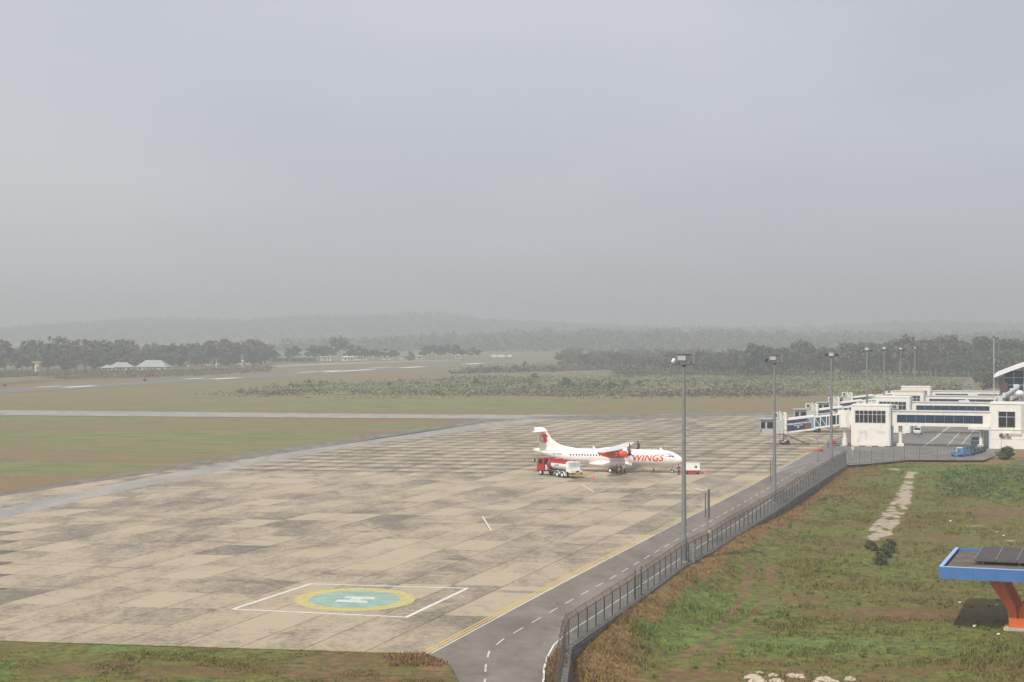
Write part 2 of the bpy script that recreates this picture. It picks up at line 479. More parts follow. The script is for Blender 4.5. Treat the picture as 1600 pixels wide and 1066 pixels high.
MT['straw'] = leafy('straw', (.10, .052, .018), (.34, .21, .085), (.10, .06, .035), .4, 1.2)
# ------------------------------------------------------------------ lie of the land
FENCE_PX = [(866, 1130), (884, 1012), (1003, 930), (1064, 885), (1106, 863), (1142, 839), (1205, 801), (1246, 773), (1284, 749), (1322, 725)]
FENCE2_PX = [(1322, 725), (1350, 723.5), (1420, 718), (1475, 718), (1538, 721)]
FENCE = [G(*p) for p in FENCE_PX]
FENCE2 = [G(*p) for p in FENCE2_PX]
EDGE = FENCE + FENCE2[1:] + [G(1562, 715), G(1600, 715), G(1720, 716), G(2200, 716)]

def seg_dist(X, Y, pts):
    """Distance to a polyline, and the side (positive: to its right)."""
    best, side = np.full(np.shape(X), 1e9), np.zeros(np.shape(X))
    for a, b in zip(pts[:-1], pts[1:]):
        dx, dy = b.x - a.x, b.y - a.y
        t = np.clip(((X - a.x) * dx + (Y - a.y) * dy) / (dx * dx + dy * dy), 0, 1)
        qx, qy = X - (a.x + t * dx), Y - (a.y + t * dy)
        d = np.hypot(qx, qy); s = dy * qx - dx * qy
        m = d < best - 1e-6
        best = np.where(m, d, best); side = np.where(m, np.sign(s), side)
    return best, side

def field_s(X, Y):
    d, s = seg_dist(X, Y, EDGE)
    return np.where((s > 0) | ((d == 0)), d, -d)

def field_z(X, Y):
    """Height of the rough field that lies below the fence, away from its wall."""
    z = -(0.55 + 1.75 * np.clip((330 - Y) / 190, 0, 1))
    z = z + .7 * (fbm(X * .05, Y * .05) - .5) + .18 * (fbm(X * .35, Y * .35, 3) - .5)
    ditch, _ = seg_dist(X, Y, [G(1478, 738, -.8), G(1530, 762, -.8), G(1600, 785, -1), G(1700, 800, -1)])
    return z - 1.3 * np.exp(-(ditch / 3.0) ** 2)

def foot_z(Y):
    """Height of the ground at the foot of the fence wall."""
    ys = [100, 126, 133, 141, 152, 215, 236, 262, 300, 326, 340]
    zs = [-2.2, -2.0, -1.1, -.5, -.14, -.14, -.8, -1.35, -1.0, -.45, -.3]
    return np.interp(Y, ys, zs)

def ground_z(X, Y):
    X, Y = np.asarray(X, float), np.asarray(Y, float)
    s = field_s(X, Y)
    fz = field_z(X, Y); ft = foot_z(Y)
    w = sstep(0.0, 6.0, s)
    zin = ft * (1 - w) + fz * w
    far = sstep(332, 345, Y)                     # level ground round the terminal
    zin = zin * (1 - far) + (-.06) * far
    lo = np.where(Y < 139, -1.0, -3.2); hi = np.where(Y < 139, -.2, -1.2)
    under = sstep(0, 1, (s - lo) / (hi - lo))    # the wall's foundation, below the pavement
    z = np.where(s > hi, zin, -.08 * (1 - under) + np.minimum(ft, -.08) * under)
    out = np.abs(X) + np.abs(Y) > 1e5
    lev = sstep(150, 190, X) * 1.0
    z = z * (1 - lev) + (-.08) * lev
    z = np.where((s < -3.2) | out, -.08, z)
    bumps = .10 * (fbm(X * .5, Y * .5, 3) - .5)
    pave = sstep(0, 1.5, -s) * ((X > -130) & (Y > 132) & (Y < 560))
    return z + bumps * (1 - pave) * (Y < 600)

def gz(x, y): return float(ground_z(np.array([x]), np.array([y]))[0])

def GF(px, py):
    """The point of the uneven field seen at this pixel."""
    z = -.3
    for _ in range(12):
        p = G(px, py, z); z = z * .4 + .6 * gz(p.x, p.y)
    p = G(px, py, z); p.z = gz(p.x, p.y)
    return p

RUT_A = [GF(*p) for p in [(1030, 1100), (1045, 1066), (1075, 1022), (1120, 985), (1150, 952), (1166, 915), (1176, 880)]]
RUT_B = [GF(*p) for p in [(1072, 1100), (1086, 1066), (1112, 1030), (1152, 990), (1186, 950), (1200, 915), (1206, 885)]]
BAND = [GF(*p) for p in [(1190, 948), (1260, 940), (1340, 952), (1440, 962)]]
SANDPATH = [(GF(*p), w) for p, w in [((1425, 737), 1.0), ((1417, 760), 1.2), ((1408, 785), 1.8), ((1392, 808), 2.0), ((1372, 835), 1.9), ((1362, 843), .8)]]
def blob(X, Y, px, py, rx, ry):
    c = GF(px, py)
    return np.exp(-(((X - c.x) / rx) ** 2 + ((Y - c.y) / ry) ** 2))

def cover(X, Y):
    """R dry straw, G bare soil, B sand, A lush green."""
    X, Y = np.asarray(X, float), np.asarray(Y, float)
    s = field_s(X, Y)
    infield = (s > -.3) & (X < 190) & (Y < 350)
    wob = fbm(X * .18, Y * .18) - .5
    wdt = 2.6 + 3.4 * wob + 2.6 * np.clip((150 - Y) / 20, 0, 1)
    dry = 1 - sstep(wdt - 1.4, wdt + 1.4, s)
    dry = np.maximum(dry, blob(X, Y, 945, 1055, 4, 7) * .95)
    dry = np.maximum(dry, blob(X, Y, 1350, 735, 5, 10) * .6)
    dry = np.maximum(dry, blob(X, Y, 1330, 770, 6, 9) * .5)
    ra, _ = seg_dist(X, Y, RUT_A); rb, _ = seg_dist(X, Y, RUT_B); bn, _ = seg_dist(X, Y, BAND)
    bare = np.maximum(np.exp(-(ra / .62) ** 2), np.exp(-(rb / .58) ** 2)) * (.18 + .95 * fbm(X * .35 + 5, Y * .25))
    bare = np.maximum(bare, np.exp(-((s - 4.3 - 2 * wob) / .9) ** 2) * .45 * (Y > 190))
    brown = np.maximum(np.exp(-(bn / 2.6) ** 2) * .5, blob(X, Y, 1570, 800, 9, 12) * .6)
    for b in ((1500, 845, 7, 6, .5), (1330, 870, 6, 5, .35), (1560, 960, 5, 5, .35), (1120, 1010, 4, 6, .35), (1430, 760, 4, 14, .45), (1250, 1058, 9, 4, .5)):
        brown = np.maximum(brown, blob(X, Y, *b[:4]) * b[4])
    bare = np.maximum(bare, brown)
    sand = np.zeros_like(X)
    for (a, wa), (b, wb) in zip(SANDPATH[:-1], SANDPATH[1:]):
        d, _ = seg_dist(X, Y, [a, b]); w = (wa + wb) / 2
        sand = np.maximum(sand, 1 - sstep(w * .55, w * 1.15, d))
    sand = sand * (-.12 + 1.55 * fbm(X * 1.0 + 3, Y * .5, 5))
    for b in ((1396, 734, 1.8, 2.6), (1486, 763, 1.8, 1.4), (1521, 822, 1.6, 1.0), (1580, 845, 1.4, .8), (1561, 831, .8, .7)):
        sand = np.maximum(sand, blob(X, Y, *b) * .8)
    lush = blob(X, Y, 1110, 950, 8, 11) * .95
    for b in ((1060, 990, 6, 8, .9), (1500, 735, 22, 9, .95), (1590, 760, 16, 16, .9), (1180, 840, 6, 26, .45), (1270, 790, 6, 30, .5), (1440, 1010, 12, 8, .5),
              (1250, 1010, 12, 7, .7), (1500, 900, 8, 8, .35), (1380, 890, 4, 10, .5), (1450, 790, 8, 12, .5)):
        lush = np.maximum(lush, blob(X, Y, *b[:4]) * b[4])
    k = infield.astype(float)
    # the strip of grass in front of the apron
    near = ((s < 0) & (Y < 136)).astype(float)
    lush2 = near * sstep(.52, .70, fbm(X * .16 + 9, Y * .2)) * .8
    bare2 = near * (sstep(.48, .70, fbm(X * .14, Y * .2 + 40)) * .5)
    dry2 = near * blob(X, Y, 690, 1040, 2.4, 3) * .8
    return np.stack([np.maximum(dry * k, dry2), np.maximum(bare * k, bare2), sand * k, np.maximum(lush * k, lush2)], -1)

# ------------------------------------------------------------------ ground sheet
def axis(lo, hi, step, far_lo, far_hi):
    a = list(np.arange(lo, hi + 1e-6, step)); g = step
    x = hi
    while x < far_hi: g *= 1.22; x += g; a.append(x)
    g, x = step, lo
    while x > far_lo: g *= 1.22; x -= g; a.insert(0, x)
    return np.array(a)
ax, ay = axis(-62, 112, .8, -7000, 7000), axis(112, 345, .8, -400, 7000)
GX, GY = np.meshgrid(ax, ay)
gx, gy = GX.ravel(), GY.ravel()
gv = np.stack([gx, gy, ground_z(gx, gy)], -1)
i = np.arange((len(ay) - 1) * len(ax)).reshape(len(ay) - 1, len(ax))[:, :-1].ravel()
gq = np.stack([i, i + 1, i + 1 + len(ax), i + len(ax)], -1)
me = fast_mesh('ground', gv, gq, MT['ground'], {'cover': cover(gx, gy), 'mown': np.repeat(((((field_s(gx, gy) < -2) & (gy > 137)) | (gy > 345) | (np.abs(gx) > 190))).astype(float)[:, None], 4, 1)})
me.polygons.foreach_set('use_smooth', np.ones(len(gq), bool))
link('ground', me, kind='structure')

def sheet(name, pts, z, mat, parent=None, thick=0):
    b = MB()
    b.poly([(p[0], p[1]) + (z,) for p in pts])
    return b.build(name, mat, parent, kind=None if parent else 'structure')

def strip(name, pts, width, z, mat, parent=None, side=0.0):
    """A band of the given width along a ground line; side moves it to the right."""
    b = MB(); b_add_strip(b, pts, width, z, side)
    return b.build(name, mat, parent, kind=None if parent else 'structure')
def b_add_strip(b, pts, width, z, side=0.0):
    P = [Vector((p[0], p[1], 0)) for p in pts]; L, Rr = [], []
    for k, p in enumerate(P):
        d = (P[min(k + 1, len(P) - 1)] - P[max(k - 1, 0)]).normalized(); n = Vector((d.y, -d.x, 0))
        L.append((p + n * (side - width / 2)).to_tuple()[:2] + (z,)); Rr.append((p + n * (side + width / 2)).to_tuple()[:2] + (z,))
    for k in range(len(P) - 1):
        b.add([L[k], Rr[k], Rr[k + 1], L[k + 1]], [(0, 1, 2, 3)])

# ------------------------------------------------------------------ apron of concrete slabs
VP1 = Vector(((1630 - 800) / F, 1, 0)).normalized()
VP2 = Vector((-(16500) / F, 1, 0)).normalized()          # leftward along the near edge of the apron
C0 = G(671, 1021.5)
SL, SW = 9.0, 5.07
apron = sheet('apron', [G(669, 1021.3), G(1345, 668), G(1262, 646), G(800, 648), G(735, 664), G(300, 726), G(0, 773), G(-900, 915), G(-900, 974)], -.05, MT['joint'])
LEFT_A, LEFT_B = G(0, 773), G(740, 663.5)
def left_of_edge(p):
    return (LEFT_B.x - LEFT_A.x) * (p.y - LEFT_A.y) - (LEFT_B.y - LEFT_A.y) * (p.x - LEFT_A.x)
cells = []
for iu in range(0, 46):
    for jw in range(0, 48):
        c = C0 + VP1 * (iu + .5) * SL + VP2 * (jw + .5) * SW
        if left_of_edge(c) > 0: continue
        v = F * H / c.y
        px = 800 + F * c.x / c.y
        if YH + v < 647.5 or px < -330: continue
        if px < 740 and left_of_edge(c + VP1 * SL * .3) > 0 and v < 160: continue
        tone = float(np.clip(.42 + .30 * rng.standard_normal() + .35 * (fbm(np.array([c.x * .03]), np.array([c.y * .03]))[0] - .5), 0, 1))
        if rng.random() < .11: tone = .93
        if iu == 0: tone = .30 + .3 * rng.random()
        cells.append((v * v * (1 if -20 < px < 1620 else .02), c, tone))
cells.sort(key=lambda t: -t[0])
gap = .075
eu, ew = VP1 * (SL / 2 - gap / 2), VP2 * (SW / 2 - gap / 2)
def slab_ring(z, k=1.0): return [(a * eu + b_ * ew) * k + Vector((0, 0, z)) for a, b_ in ((-1, -1), (1, -1), (1, 1), (-1, 1))]
sb = MB().loft([slab_ring(-.06), slab_ring(-.006), slab_ring(0, .9985)])
slab_me = sb.mesh('slab', MT['slab'])
for k, (_, c, tone) in enumerate(cells[:300]):
    o = link('slab', slab_me, apron, (c.x, c.y, (rng.random() - .5) * .003))
    o['tone'] = tone
fv, fq, ft = [], [], []
for _, c, tone in cells[300:]:
    tone = .45 + (tone - .45) * .38
    dz = (rng.random() - .5) * .003
    b0 = len(fv)
    for zz in (-.05, 0):
        for p in slab_ring(zz): fv.append((c.x + p.x, c.y + p.y, p.z + dz)); ft.append((tone, tone, tone, 1))
    fq += [(b0 + 4, b0 + 5, b0 + 6, b0 + 7), (b0, b0 + 1, b0 + 5, b0 + 4), (b0 + 1, b0 + 2, b0 + 6, b0 + 5), (b0 + 2, b0 + 3, b0 + 7, b0 + 6), (b0 + 3, b0, b0 + 4, b0 + 7)]
link('slab', fast_mesh('distant_slabs', fv, fq, MT['slab_far'], {'tone': ft}), apron, kind='stuff')

# bands of asphalt and worn concrete along the apron's far sides
def pxsheet(name, px, z, mat): return sheet(name, [G(*p) for p in px], z, mat)
pxsheet('apron_shoulder', [(-400, 840), (0, 776), (150, 753), (300, 730), (470, 704.5), (600, 683.5), (700, 668), (760, 660.5), (800, 656.5), (815, 652), (780, 651.5), (735, 656), (690, 664), (560, 682.5), (380, 710), (150, 746), (0, 770), (-400, 832)][::1], .006, MT['shoulder'])
pxsheet('taxi_lane', [(-400, 872), (0, 795), (240, 744), (470, 704), (660, 676), (740, 665.5), (815, 656), (870, 654.5), (740, 672), (600, 691), (480, 711), (250, 754), (0, 811), (-400, 905)], .004, MT['taxi_grey'])
pxsheet('taxiway', [(-700, 633), (0, 641), (400, 645), (700, 648), (800, 648.5), (900, 648.5), (1100, 647), (1262, 645.5), (1262, 649), (1100, 652), (950, 653.5), (850, 654), (760, 654.5), (650, 654), (400, 652.3), (0, 649), (-700, 641)], .010, MT['taxi_grey'])
pxsheet('taxi_patch', [(820, 651.5), (930, 648.8), (1100, 647.3), (1262, 645.8), (1262, 648), (1150, 650), (1040, 653), (960, 656.5), (880, 656)], .016, MT['shoulder'])

# ------------------------------------------------------------------ service road
YEL = [(668, 1021), (880, 907), (1064, 812.5), (1162, 763), (1201, 742), (1269, 704), (1300, 687), (1345, 668)]
road_px = [(668, 1023), (880, 909), (1064, 814.5), (1162, 764), (1201, 743), (1269, 705), (1300, 688), (1345, 668.5), (1420, 655), (1478, 612), (1555, 612), (1560, 700), (1560, 711), (1536, 719.5), (1420, 719),
           (1350, 725.5), (1322, 727)] + FENCE_PX[::-1][1:-2] + [(889, 1010), (866, 1022), (852, 1045), (846, 1130), (715, 1130), (718, 1066), (706, 1043), (690, 1030)]
pxsheet('road', road_px, -.004, MT['asphalt'])
pxsheet('terminal_apron', [(1270, 707), (1300, 689), (1346, 668), (1420, 655), (1478, 612), (1555, 612), (1560, 700), (1560, 711), (1536, 719), (1420, 718), (1350, 724), (1326, 725), (1275, 728), (1208, 733)], .003, MT['asphalt_far'])
verge_in = [(889, 988), (960, 942), (1064, 872), (1103, 847.5), (1160, 811), (1218, 772), (1262, 743), (1290, 727)]
pxsheet('road_verge', verge_in + [(1322, 726.5)] + FENCE_PX[::-1][1:-1] + [(868, 1066), (870, 1022)], .002, MT['verge'])
marks = MB()
for a, b in zip(YEL[:-1], YEL[1:]):
    pass
yl = [G(*p) for p in YEL]
strip('yellow_line', yl, .16, .010, MT['paint_yellow'], side=-.10)
strip('yellow_line', yl[:-1], .16, .010, MT['paint_yellow'], side=-.48)
strip('white_line', yl[:-1], .13, .010, MT['paint_white'], side=.30)
strip('white_line', [G(848, 1100), G(849, 1066), G(850, 1045), G(855, 1027), G(866, 1007)] + [G(*p) for p in verge_in[:-1]], .15, .012, MT['paint_white'])
strip('white_line', [G(1205, 742), G(1240, 728), G(1262, 723.5), G(1288, 721.5)], .15, .012, MT['paint_white_old'])
cl_px = [(757, 1100), (757.5, 1066), (759, 1040), (764, 1018), (786, 999), (880, 945), (951, 906), (1040, 853.5), (1102, 819), (1203, 762), (1258, 730)]
cl = [G(*p) for p in cl_px]
def along(pts, s):
    for a, b in zip(pts[:-1], pts[1:]):
        L = (b - a).length
        if s <= L: return a + (b - a) * (s / L)
        s -= L
    return None
db = MB(); s = 0.0
while True:
    a, m, b = along(cl, s), along(cl, s + 1.4), along(cl, s + 2.8)
    if b is None: break
    b_add_strip(db, [a, m, b], .15, .012); s += 5.4
db.build('road_dash', MT['paint_white_old'], kind='structure')
# lines on the terminal side
for px in ([(1443, 698), (1486, 664), (1520, 637)], [(1455, 690), (1488, 664), (1521, 637)], [(1503, 694), (1522, 672)], [(1480, 697), (1500, 675)], [(1360, 712), (1440, 712), (1500, 704)]):
    strip('terminal_line', [G(*p) for p in px], .22, .012, MT['paint_white_old'])
# thin stand lines, edge line and guide marks on the apron slabs
for nm, px, w, m in (('stand_line', [(757, 807), (830, 795.5), (900, 791.5), (960, 788)], .10, 'paint_white_old'),
                     ('stand_line', [(768, 829), (900, 830.5), (1004, 832)], .12, 'paint_white_old'),
                     ('stand_line', [(660, 866), (780, 867.5), (900, 871), (945, 873)], .12, 'paint_white_old'),
                     ('stand_line', [(1085, 682), (1195, 684)], .25, 'paint_white_old'),
                     ('stand_line', [(400, 831), (560, 800), (650, 772), (720, 753)], .08, 'paint_red'),
                     ('stand_line', [(400, 896), (500, 884), (560, 876), (650, 869)], .10, 'paint_white_old'),
                     ('guide_line', [(865, 848), (880, 838)], .20, 'paint_yellow_old'),
                     ('guide_line', [(705, 786), (728, 777)], .20, 'paint_yellow_old'),
                     ('guide_line', [(676, 891), (700, 880)], .12, 'paint_yellow_old'),
                     ('guide_line', [(1015, 776), (1026, 771)], .25, 'paint_yellow_old'),
                     ('edge_line', [(-300, 991.3), (0, 1000), (250, 1007.6), (500, 1015.2), (668, 1020.3)], .16, 'paint_yellow_old')):
    strip(nm, [G(*p) for p in px], w, .007, MT[m])
def ring_mark(name, px, py, r, w, mat, z=.007, a0=0, a1=360):
    c = G(px, py); b = MB(); n = 48
    pts = [(c.x + r * math.cos(R(a0 + (a1 - a0) * k / n)), c.y + r * math.sin(R(a0 + (a1 - a0) * k / n))) for k in range(n + 1)]
    b_add_strip(b, pts, w, z)
    return b.build(name, MT[mat], kind='structure')
for px, py in ((766, 880), (923, 839), (170, 779), (240, 766)): ring_mark('guide_ring', px, py, .85, .13, 'paint_yellow_old')
# pale arcs left by turning tyres
for px, py, r in ((716, 893, 2.6), (716, 893, 2.2), (690, 892, 2.5), (690, 892, 2.1), (460, 880, 3.0), (430, 762, 3.4), (615, 768, 3.0), (932, 858, 4.2)):
    ring_mark('tyre_mark', px, py, r, .10, 'taxi_grey', .0065, 100, 300)
# helicopter stand
hp = link('helipad', None); hp['kind'] = 'structure'
hp_px = [(364, 952), (485, 912.5), (730, 919.5), (635, 964.5)]
hq = [G(*p) for p in hp_px]
bb = MB()
for k in range(4):
    b_add_strip(bb, [hq[k] + (hq[k] - hq[(k + 1) % 4]).normalized() * .16, hq[(k + 1) % 4] + (hq[(k + 1) % 4] - hq[k]).normalized() * .16], .38, .010 + .001 * (k % 2))
bb.build('border', MT['paint_white'], hp)
hc = G(554.5, 936.3)
e1, e2 = Vector((5.58, -.3, 0)), Vector((0, 6.9, 0))
def ell(k0, k1, z, n=64):
    b = MB()
    for i in range(n):
        P = lambda k, t: tuple(hc + e1 * k * math.cos(t) + e2 * k * math.sin(t))[:2] + (z,)
        t0, t1 = 2 * math.pi * i / n, 2 * math.pi * (i + 1) / n
        b.add([P(k0, t0), P(k1, t0), P(k1, t1), P(k0, t1)], [(0, 1, 2, 3)])
    return b
ell(.755, 1.0, .010).build('ring', MT['pad_yellow'], hp)
ell(.001, .755, .010).build('disc', MT['paint_teal'], hp)
hb = MB()
for quad in ([(522.5, 940.5), (528, 937), (573.5, 939), (575, 942.5)], [(536, 934.6), (541, 932), (586, 933.6), (584.5, 937)], [(543, 937.7), (552, 934.9), (569, 935.6), (560, 938.7)]):
    hb.poly([tuple(G(*p))[:2] + (.0145 + .0005 * len(hb.f),) for p in quad])
hb.build('letter', MT['pad_white'], hp)
# red and white bars painted on the slabs
for px in ([(754, 807), (767, 828.5)], [(908.5, 757), (928, 769)]):
    bar = link('bar_marking', None); bar['kind'] = 'structure'
    a, b_ = G(*px[0]), G(*px[1])
    strip('stripe', [a, a.lerp(b_, .5), b_], .20, .011, MT['paint_white'], bar)
    strip('stripe', [a, a.lerp(b_, .5), b_], .13, .011, MT['paint_red'], bar, side=.17)

# ------------------------------------------------------------------ runway and what lies beside it
runway = pxsheet('runway', [(-700, 646.5), (0, 608), (420, 585), (760, 566.3), (960, 554.5), (1010, 554.5), (860, 563), (420, 589.5), (0, 614.2), (-700, 656)], 0.0, MT['asphalt_far'])
def rmark(x0, x1, y0, y1, w, off=0.0):
    strip('marking', [G(x0, y0), G(x1, y1)], w, .012, MT['paint_runway'], runway)
for x0, x1, y0, y1, w in ((102, 146, 605.3, 602.8, 5.5), (57, 96, 605.2, 603.0, 3), (331, 373, 592.6, 590.2, 6), (290, 319, 592.2, 590.6, 4), (510, 581, 581.3, 577.4, 7), (464, 498, 582.3, 580.4, 4), (500, 528, 580.2, 578.6, 4),
                          (626, 661, 574.9, 573.0, 8), (578, 612, 575.4, 573.5, 4.5), (727, 752, 569.2, 567.8, 9)):
    rmark(x0, x1, y0, y1, w)
pxsheet('far_apron', [(390, 574), (440, 570.3), (520, 567.2), (600, 564.5), (720, 562), (720, 563.2), (600, 566.5), (520, 570), (440, 573.8)], 0.0, MT['taxi_grey'])
pxsheet('sand_strip', [(690, 590.5), (705, 586.8), (740, 583), (800, 579.6), (880, 577.2), (960, 575.5), (1010, 575), (1010, 578), (940, 581.5), (900, 585), (820, 588), (740, 588.5)], -.02, MT['ground'])
sh_ = bpy.data.objects['sand_strip'].data
at = sh_.attributes.new('cover', 'FLOAT_COLOR', 'POINT')
at.data.foreach_set('color', [0, .62, .42, 0] * len(sh_.vertices))
pxsheet('cut_bank', [(0, 598.5), (60, 593), (130, 589.2), (250, 588), (250, 590), (140, 593), (70, 597), (0, 602.5)], -.02, MT['ground'])
sh_ = bpy.data.objects['cut_bank'].data
at = sh_.attributes.new('cover', 'FLOAT_COLOR', 'POINT')
at.data.foreach_set('color', [0, .8, .25, 0] * len(sh_.vertices))
pxsheet('far_road', [(1504, 616), (1507, 600), (1511, 589.5), (1519, 589.5), (1520, 600), (1522, 616)], -.02, MT['asphalt_far'])

# ------------------------------------------------------------------ leaf masses
def leaf_cloud(centres, size, n_per, spread, rg, flat=.6):
    """Quads scattered round the given centres: (verts, quads)."""
    N = len(centres) * n_per
    c = np.repeat(np.asarray(centres, float), n_per, 0)
    sp = np.repeat(np.asarray(spread, float).reshape(-1, 3) if np.ndim(spread) else np.full((len(centres), 3), spread), n_per, 0)
    d = rg.standard_normal((N, 3)); d /= np.linalg.norm(d, axis=1)[:, None]
    c = c + d * sp * (rg.random((N, 1)) ** .45)
    n = rg.standard_normal((N, 3)) + d * .8; n[:, 2] += flat
    n /= np.linalg.norm(n, axis=1)[:, None]
    a = np.cross(n, rg.standard_normal((N, 3))); a /= np.linalg.norm(a, axis=1)[:, None] + 1e-9
    b = np.cross(n, a)
    s = (np.asarray(size) if np.ndim(size) else np.full(N, size)) * (.6 + .8 * rg.random(N))
    a, b = a * s[:, None], b * s[:, None] * (.55 + .4 * rg.random((N, 1)))
    v = np.stack([c - a, c - b * .9, c + a, c + b], 1).reshape(-1, 3)
    return v, np.arange(N * 4).reshape(-1, 4)

def crown_geo(h, w, lobes, leaf, n_per, seed, base=.30, shape='round'):
    rg = np.random.default_rng(seed); cs, sp = [], []
    for k in range(lobes):
        t = rg.random(); a = rg.random() * 2 * math.pi
        z = h * (base + (1 - base) * t * .9)
        prof = {'round': math.sin(math.pi * (.14 + .80 * t)) ** .7, 'cone': 1.05 - .9 * t, 'flat': .35 + .75 * t, 'tall': .75 * math.sin(math.pi * (.1 + .85 * t)) ** .5}[shape]
        r = w / 2 * prof * rg.random() ** .5
        cs.append((r * math.cos(a), r * math.sin(a), z))
        q = w * (.11 + .17 * rg.random() ** 1.5); sp.append((q * 1.15, q * 1.15, q * .70))
    return leaf_cloud(cs, leaf, n_per, sp, rg, .9)

def trunk_mesh(h, r, seed, limbs=4, mat='trunk'):
    rg = random.Random(seed); b = MB()
    pts = [(0, 0, -.5), (rg.uniform(-.2, .2), rg.uniform(-.2, .2), h * .4), (rg.uniform(-.5, .5), rg.uniform(-.5, .5), h * .75)]
    b.cyl(pts[0], pts[1], r, r * .7, 6); b.cyl(pts[1], pts[2], r * .7, r * .35, 6)
    for k in range(limbs):
        a = rg.uniform(0, 6.28); z = h * rg.uniform(.38, .6); L = h * rg.uniform(.18, .3)
        p = (pts[1][0], pts[1][1], z)
        b.cyl(p, (p[0] + L * math.cos(a), p[1] + L * math.sin(a), z + L * .8), r * .35, r * .12, 5)
    return b.mesh('trunk', MT[mat])

KINDS = {}
def tree_kind(key, h, w, lobes, leaf, n_per, seed, mat, base=.3, shape='round', tr=.3, limbs=4):
    v, q = crown_geo(h, w, lobes, leaf, n_per, seed, base, shape)
    KINDS[key] = dict(v=v, q=q, crown=fast_mesh('crown', v, q, MT[mat]), trunk=trunk_mesh(h, tr, seed, limbs))
for k in range(4): tree_kind('broad%d' % k, 15, 15, 15 + 2 * k, .85, 34, 20 + k, 'leaf_forest', .20, 'round', .4)
for k in range(4): tree_kind('tall%d' % k, 17, 8.5 + k, 11 + k, .8, 34, 40 + k, 'leaf_forest', .16 + .08 * k, 'tall' if k % 2 else 'flat', .3)
for k in range(2): tree_kind('dark%d' % k, 11, 12, 22, .9, 22, 60 + k, 'leaf_dark', .15, 'round', .35)
for k in range(4): tree_kind('slim%d' % k, 13, 5.6, 12, .75, 34, 80 + k, 'leaf_dark', .42, 'round', .16, 3)
tree_kind('spread', 20, 17, 20, 1.0, 22, 97, 'leaf_dark', .55, 'flat', .4, 6)
for k in range(3): tree_kind('bush%d' % k, 3.4, 4.4, 22, .26, 46, 110 + k, 'leaf_bush', .02, 'round', .12, 2)
tree_kind('clipped', 3.0, 3.6, 60, .12, 130, 130, 'leaf_bush', .02, 'round', .12, 2)
tree_kind('sapling', 5.0, 2.6, 8, .45, 24, 120, 'leaf_bush', .25, 'tall', .1, 2)

def plant_tree(key, name, label, group, loc, sc_=1.0, rz=None, cat='tree', sq=1.0):
    t = thing(name, label, cat, loc, random.uniform(0, 6.28) if rz is None else rz, group)
    t.scale = (sc_ * sq, sc_ * sq, sc_)
    link('crown', KINDS[key]['crown'], t); link('trunk', KINDS[key]['trunk'], t)
    return t

def mass(name, keys, spots, mat, label=None):
    """Many crowns of the tree kinds joined into one wood: spots = (x, y, z, scale, turn)."""
    V_, Q_, n = [], [], 0
    for k, (x, y, z, s_, a) in enumerate(spots):
        K = KINDS[keys[k % len(keys)]]; ca, sa = math.cos(a) * s_, math.sin(a) * s_
        v = K['v']; V_.append(np.stack([v[:, 0] * ca - v[:, 1] * sa + x, v[:, 0] * sa + v[:, 1] * ca + y, v[:, 2] * s_ + z], -1))
        Q_.append(K['q'] + n); n += len(v)
    return link(name, fast_mesh(name, np.concatenate(V_), np.concatenate(Q_), MT[mat]), kind='stuff', label=label)

def ridge_fn(pts, Y):
    xs = np.array([p[0] for p in pts], float); zs = np.array([H - (p[1] - YH) * Y / F for p in pts])
    return lambda X: np.interp(800 + F * X / Y, xs, zs)

BACK = [(-600, 530), (0, 527), (60, 523), (110, 514), (170, 507), (230, 500), (300, 499), (400, 503), (480, 495), (560, 499), (640, 493), (690, 491), (760, 501), (870, 505), (960, 509), (1060, 513), (1200, 513), (1330, 508), (1450, 504), (1560, 508), (1800, 509), (2200, 512)]
FRONT = [(-600, 562), (300, 558), (380, 552), (460, 543), (560, 534), (700, 525), (850, 520), (1000, 517), (1100, 521), (1250, 520), (1400, 521), (1600, 524), (1800, 523), (2200, 525)]
def hill(name, pts, Ytop, Yfoot, n_tree, seed, leaf=2.6, w=9):
    rg = np.random.default_rng(seed); fn = ridge_fn(pts, Ytop)
    xs = np.linspace(-.42, .42, 190) * Ytop; ts = np.linspace(0, 1.25, 26)
    X, T = np.meshgrid(xs, ts)
    def zz(X, T):
        top = fn(X) - 9 + 10 * (fbm(X * .006, X * 0 + seed) - .5)
        z = np.clip(top, -2, None) * np.sin(np.clip(T, 0, 1) * math.pi / 2) ** .85 + 9 * (fbm(X * .01, T * 6 + seed) - .5) * np.minimum(1, T * 3)
        return np.where(T > 1, z - (T - 1) * 60, z) - .4
    Y = Yfoot + (Ytop - Yfoot) * T
    v = np.stack([X.ravel(), Y.ravel(), zz(X, T).ravel()], -1)
    i = np.arange((len(ts) - 1) * len(xs)).reshape(len(ts) - 1, len(xs))[:, :-1].ravel()
    me_ = fast_mesh(name, v, np.stack([i, i + 1, i + 1 + len(xs), i + len(xs)], -1), MT['leaf_forest'])
    link(name, me_, kind='structure')
    tx = (rg.random(n_tree) - .5) * .76 * Ytop; tt = rg.random(n_tree) ** .8 * 1.04
    keep = fn(tx) > 2
    tx, tt = tx[keep], tt[keep]
    hgt = 4 + 13 * rg.random(len(tx)) ** 3
    c = np.stack([tx, Yfoot + (Ytop - Yfoot) * tt, zz(tx, tt) + hgt * .6], -1)
    sp = np.stack([w * (.5 + .5 * rg.random(len(tx))), w * (.5 + .5 * rg.random(len(tx))), hgt * .55], -1)
    v, q = leaf_cloud(c, leaf, 13, sp, rg, .9)
    link('hill_forest', fast_mesh('hill_forest', v, q, MT['leaf_forest']), kind='stuff')
hill('hill', BACK, 5200, 3600, 8000, 5, 5.0, 17)
hill('hill', FRONT, 3000, 2200, 8500, 6, 3.2, 11)

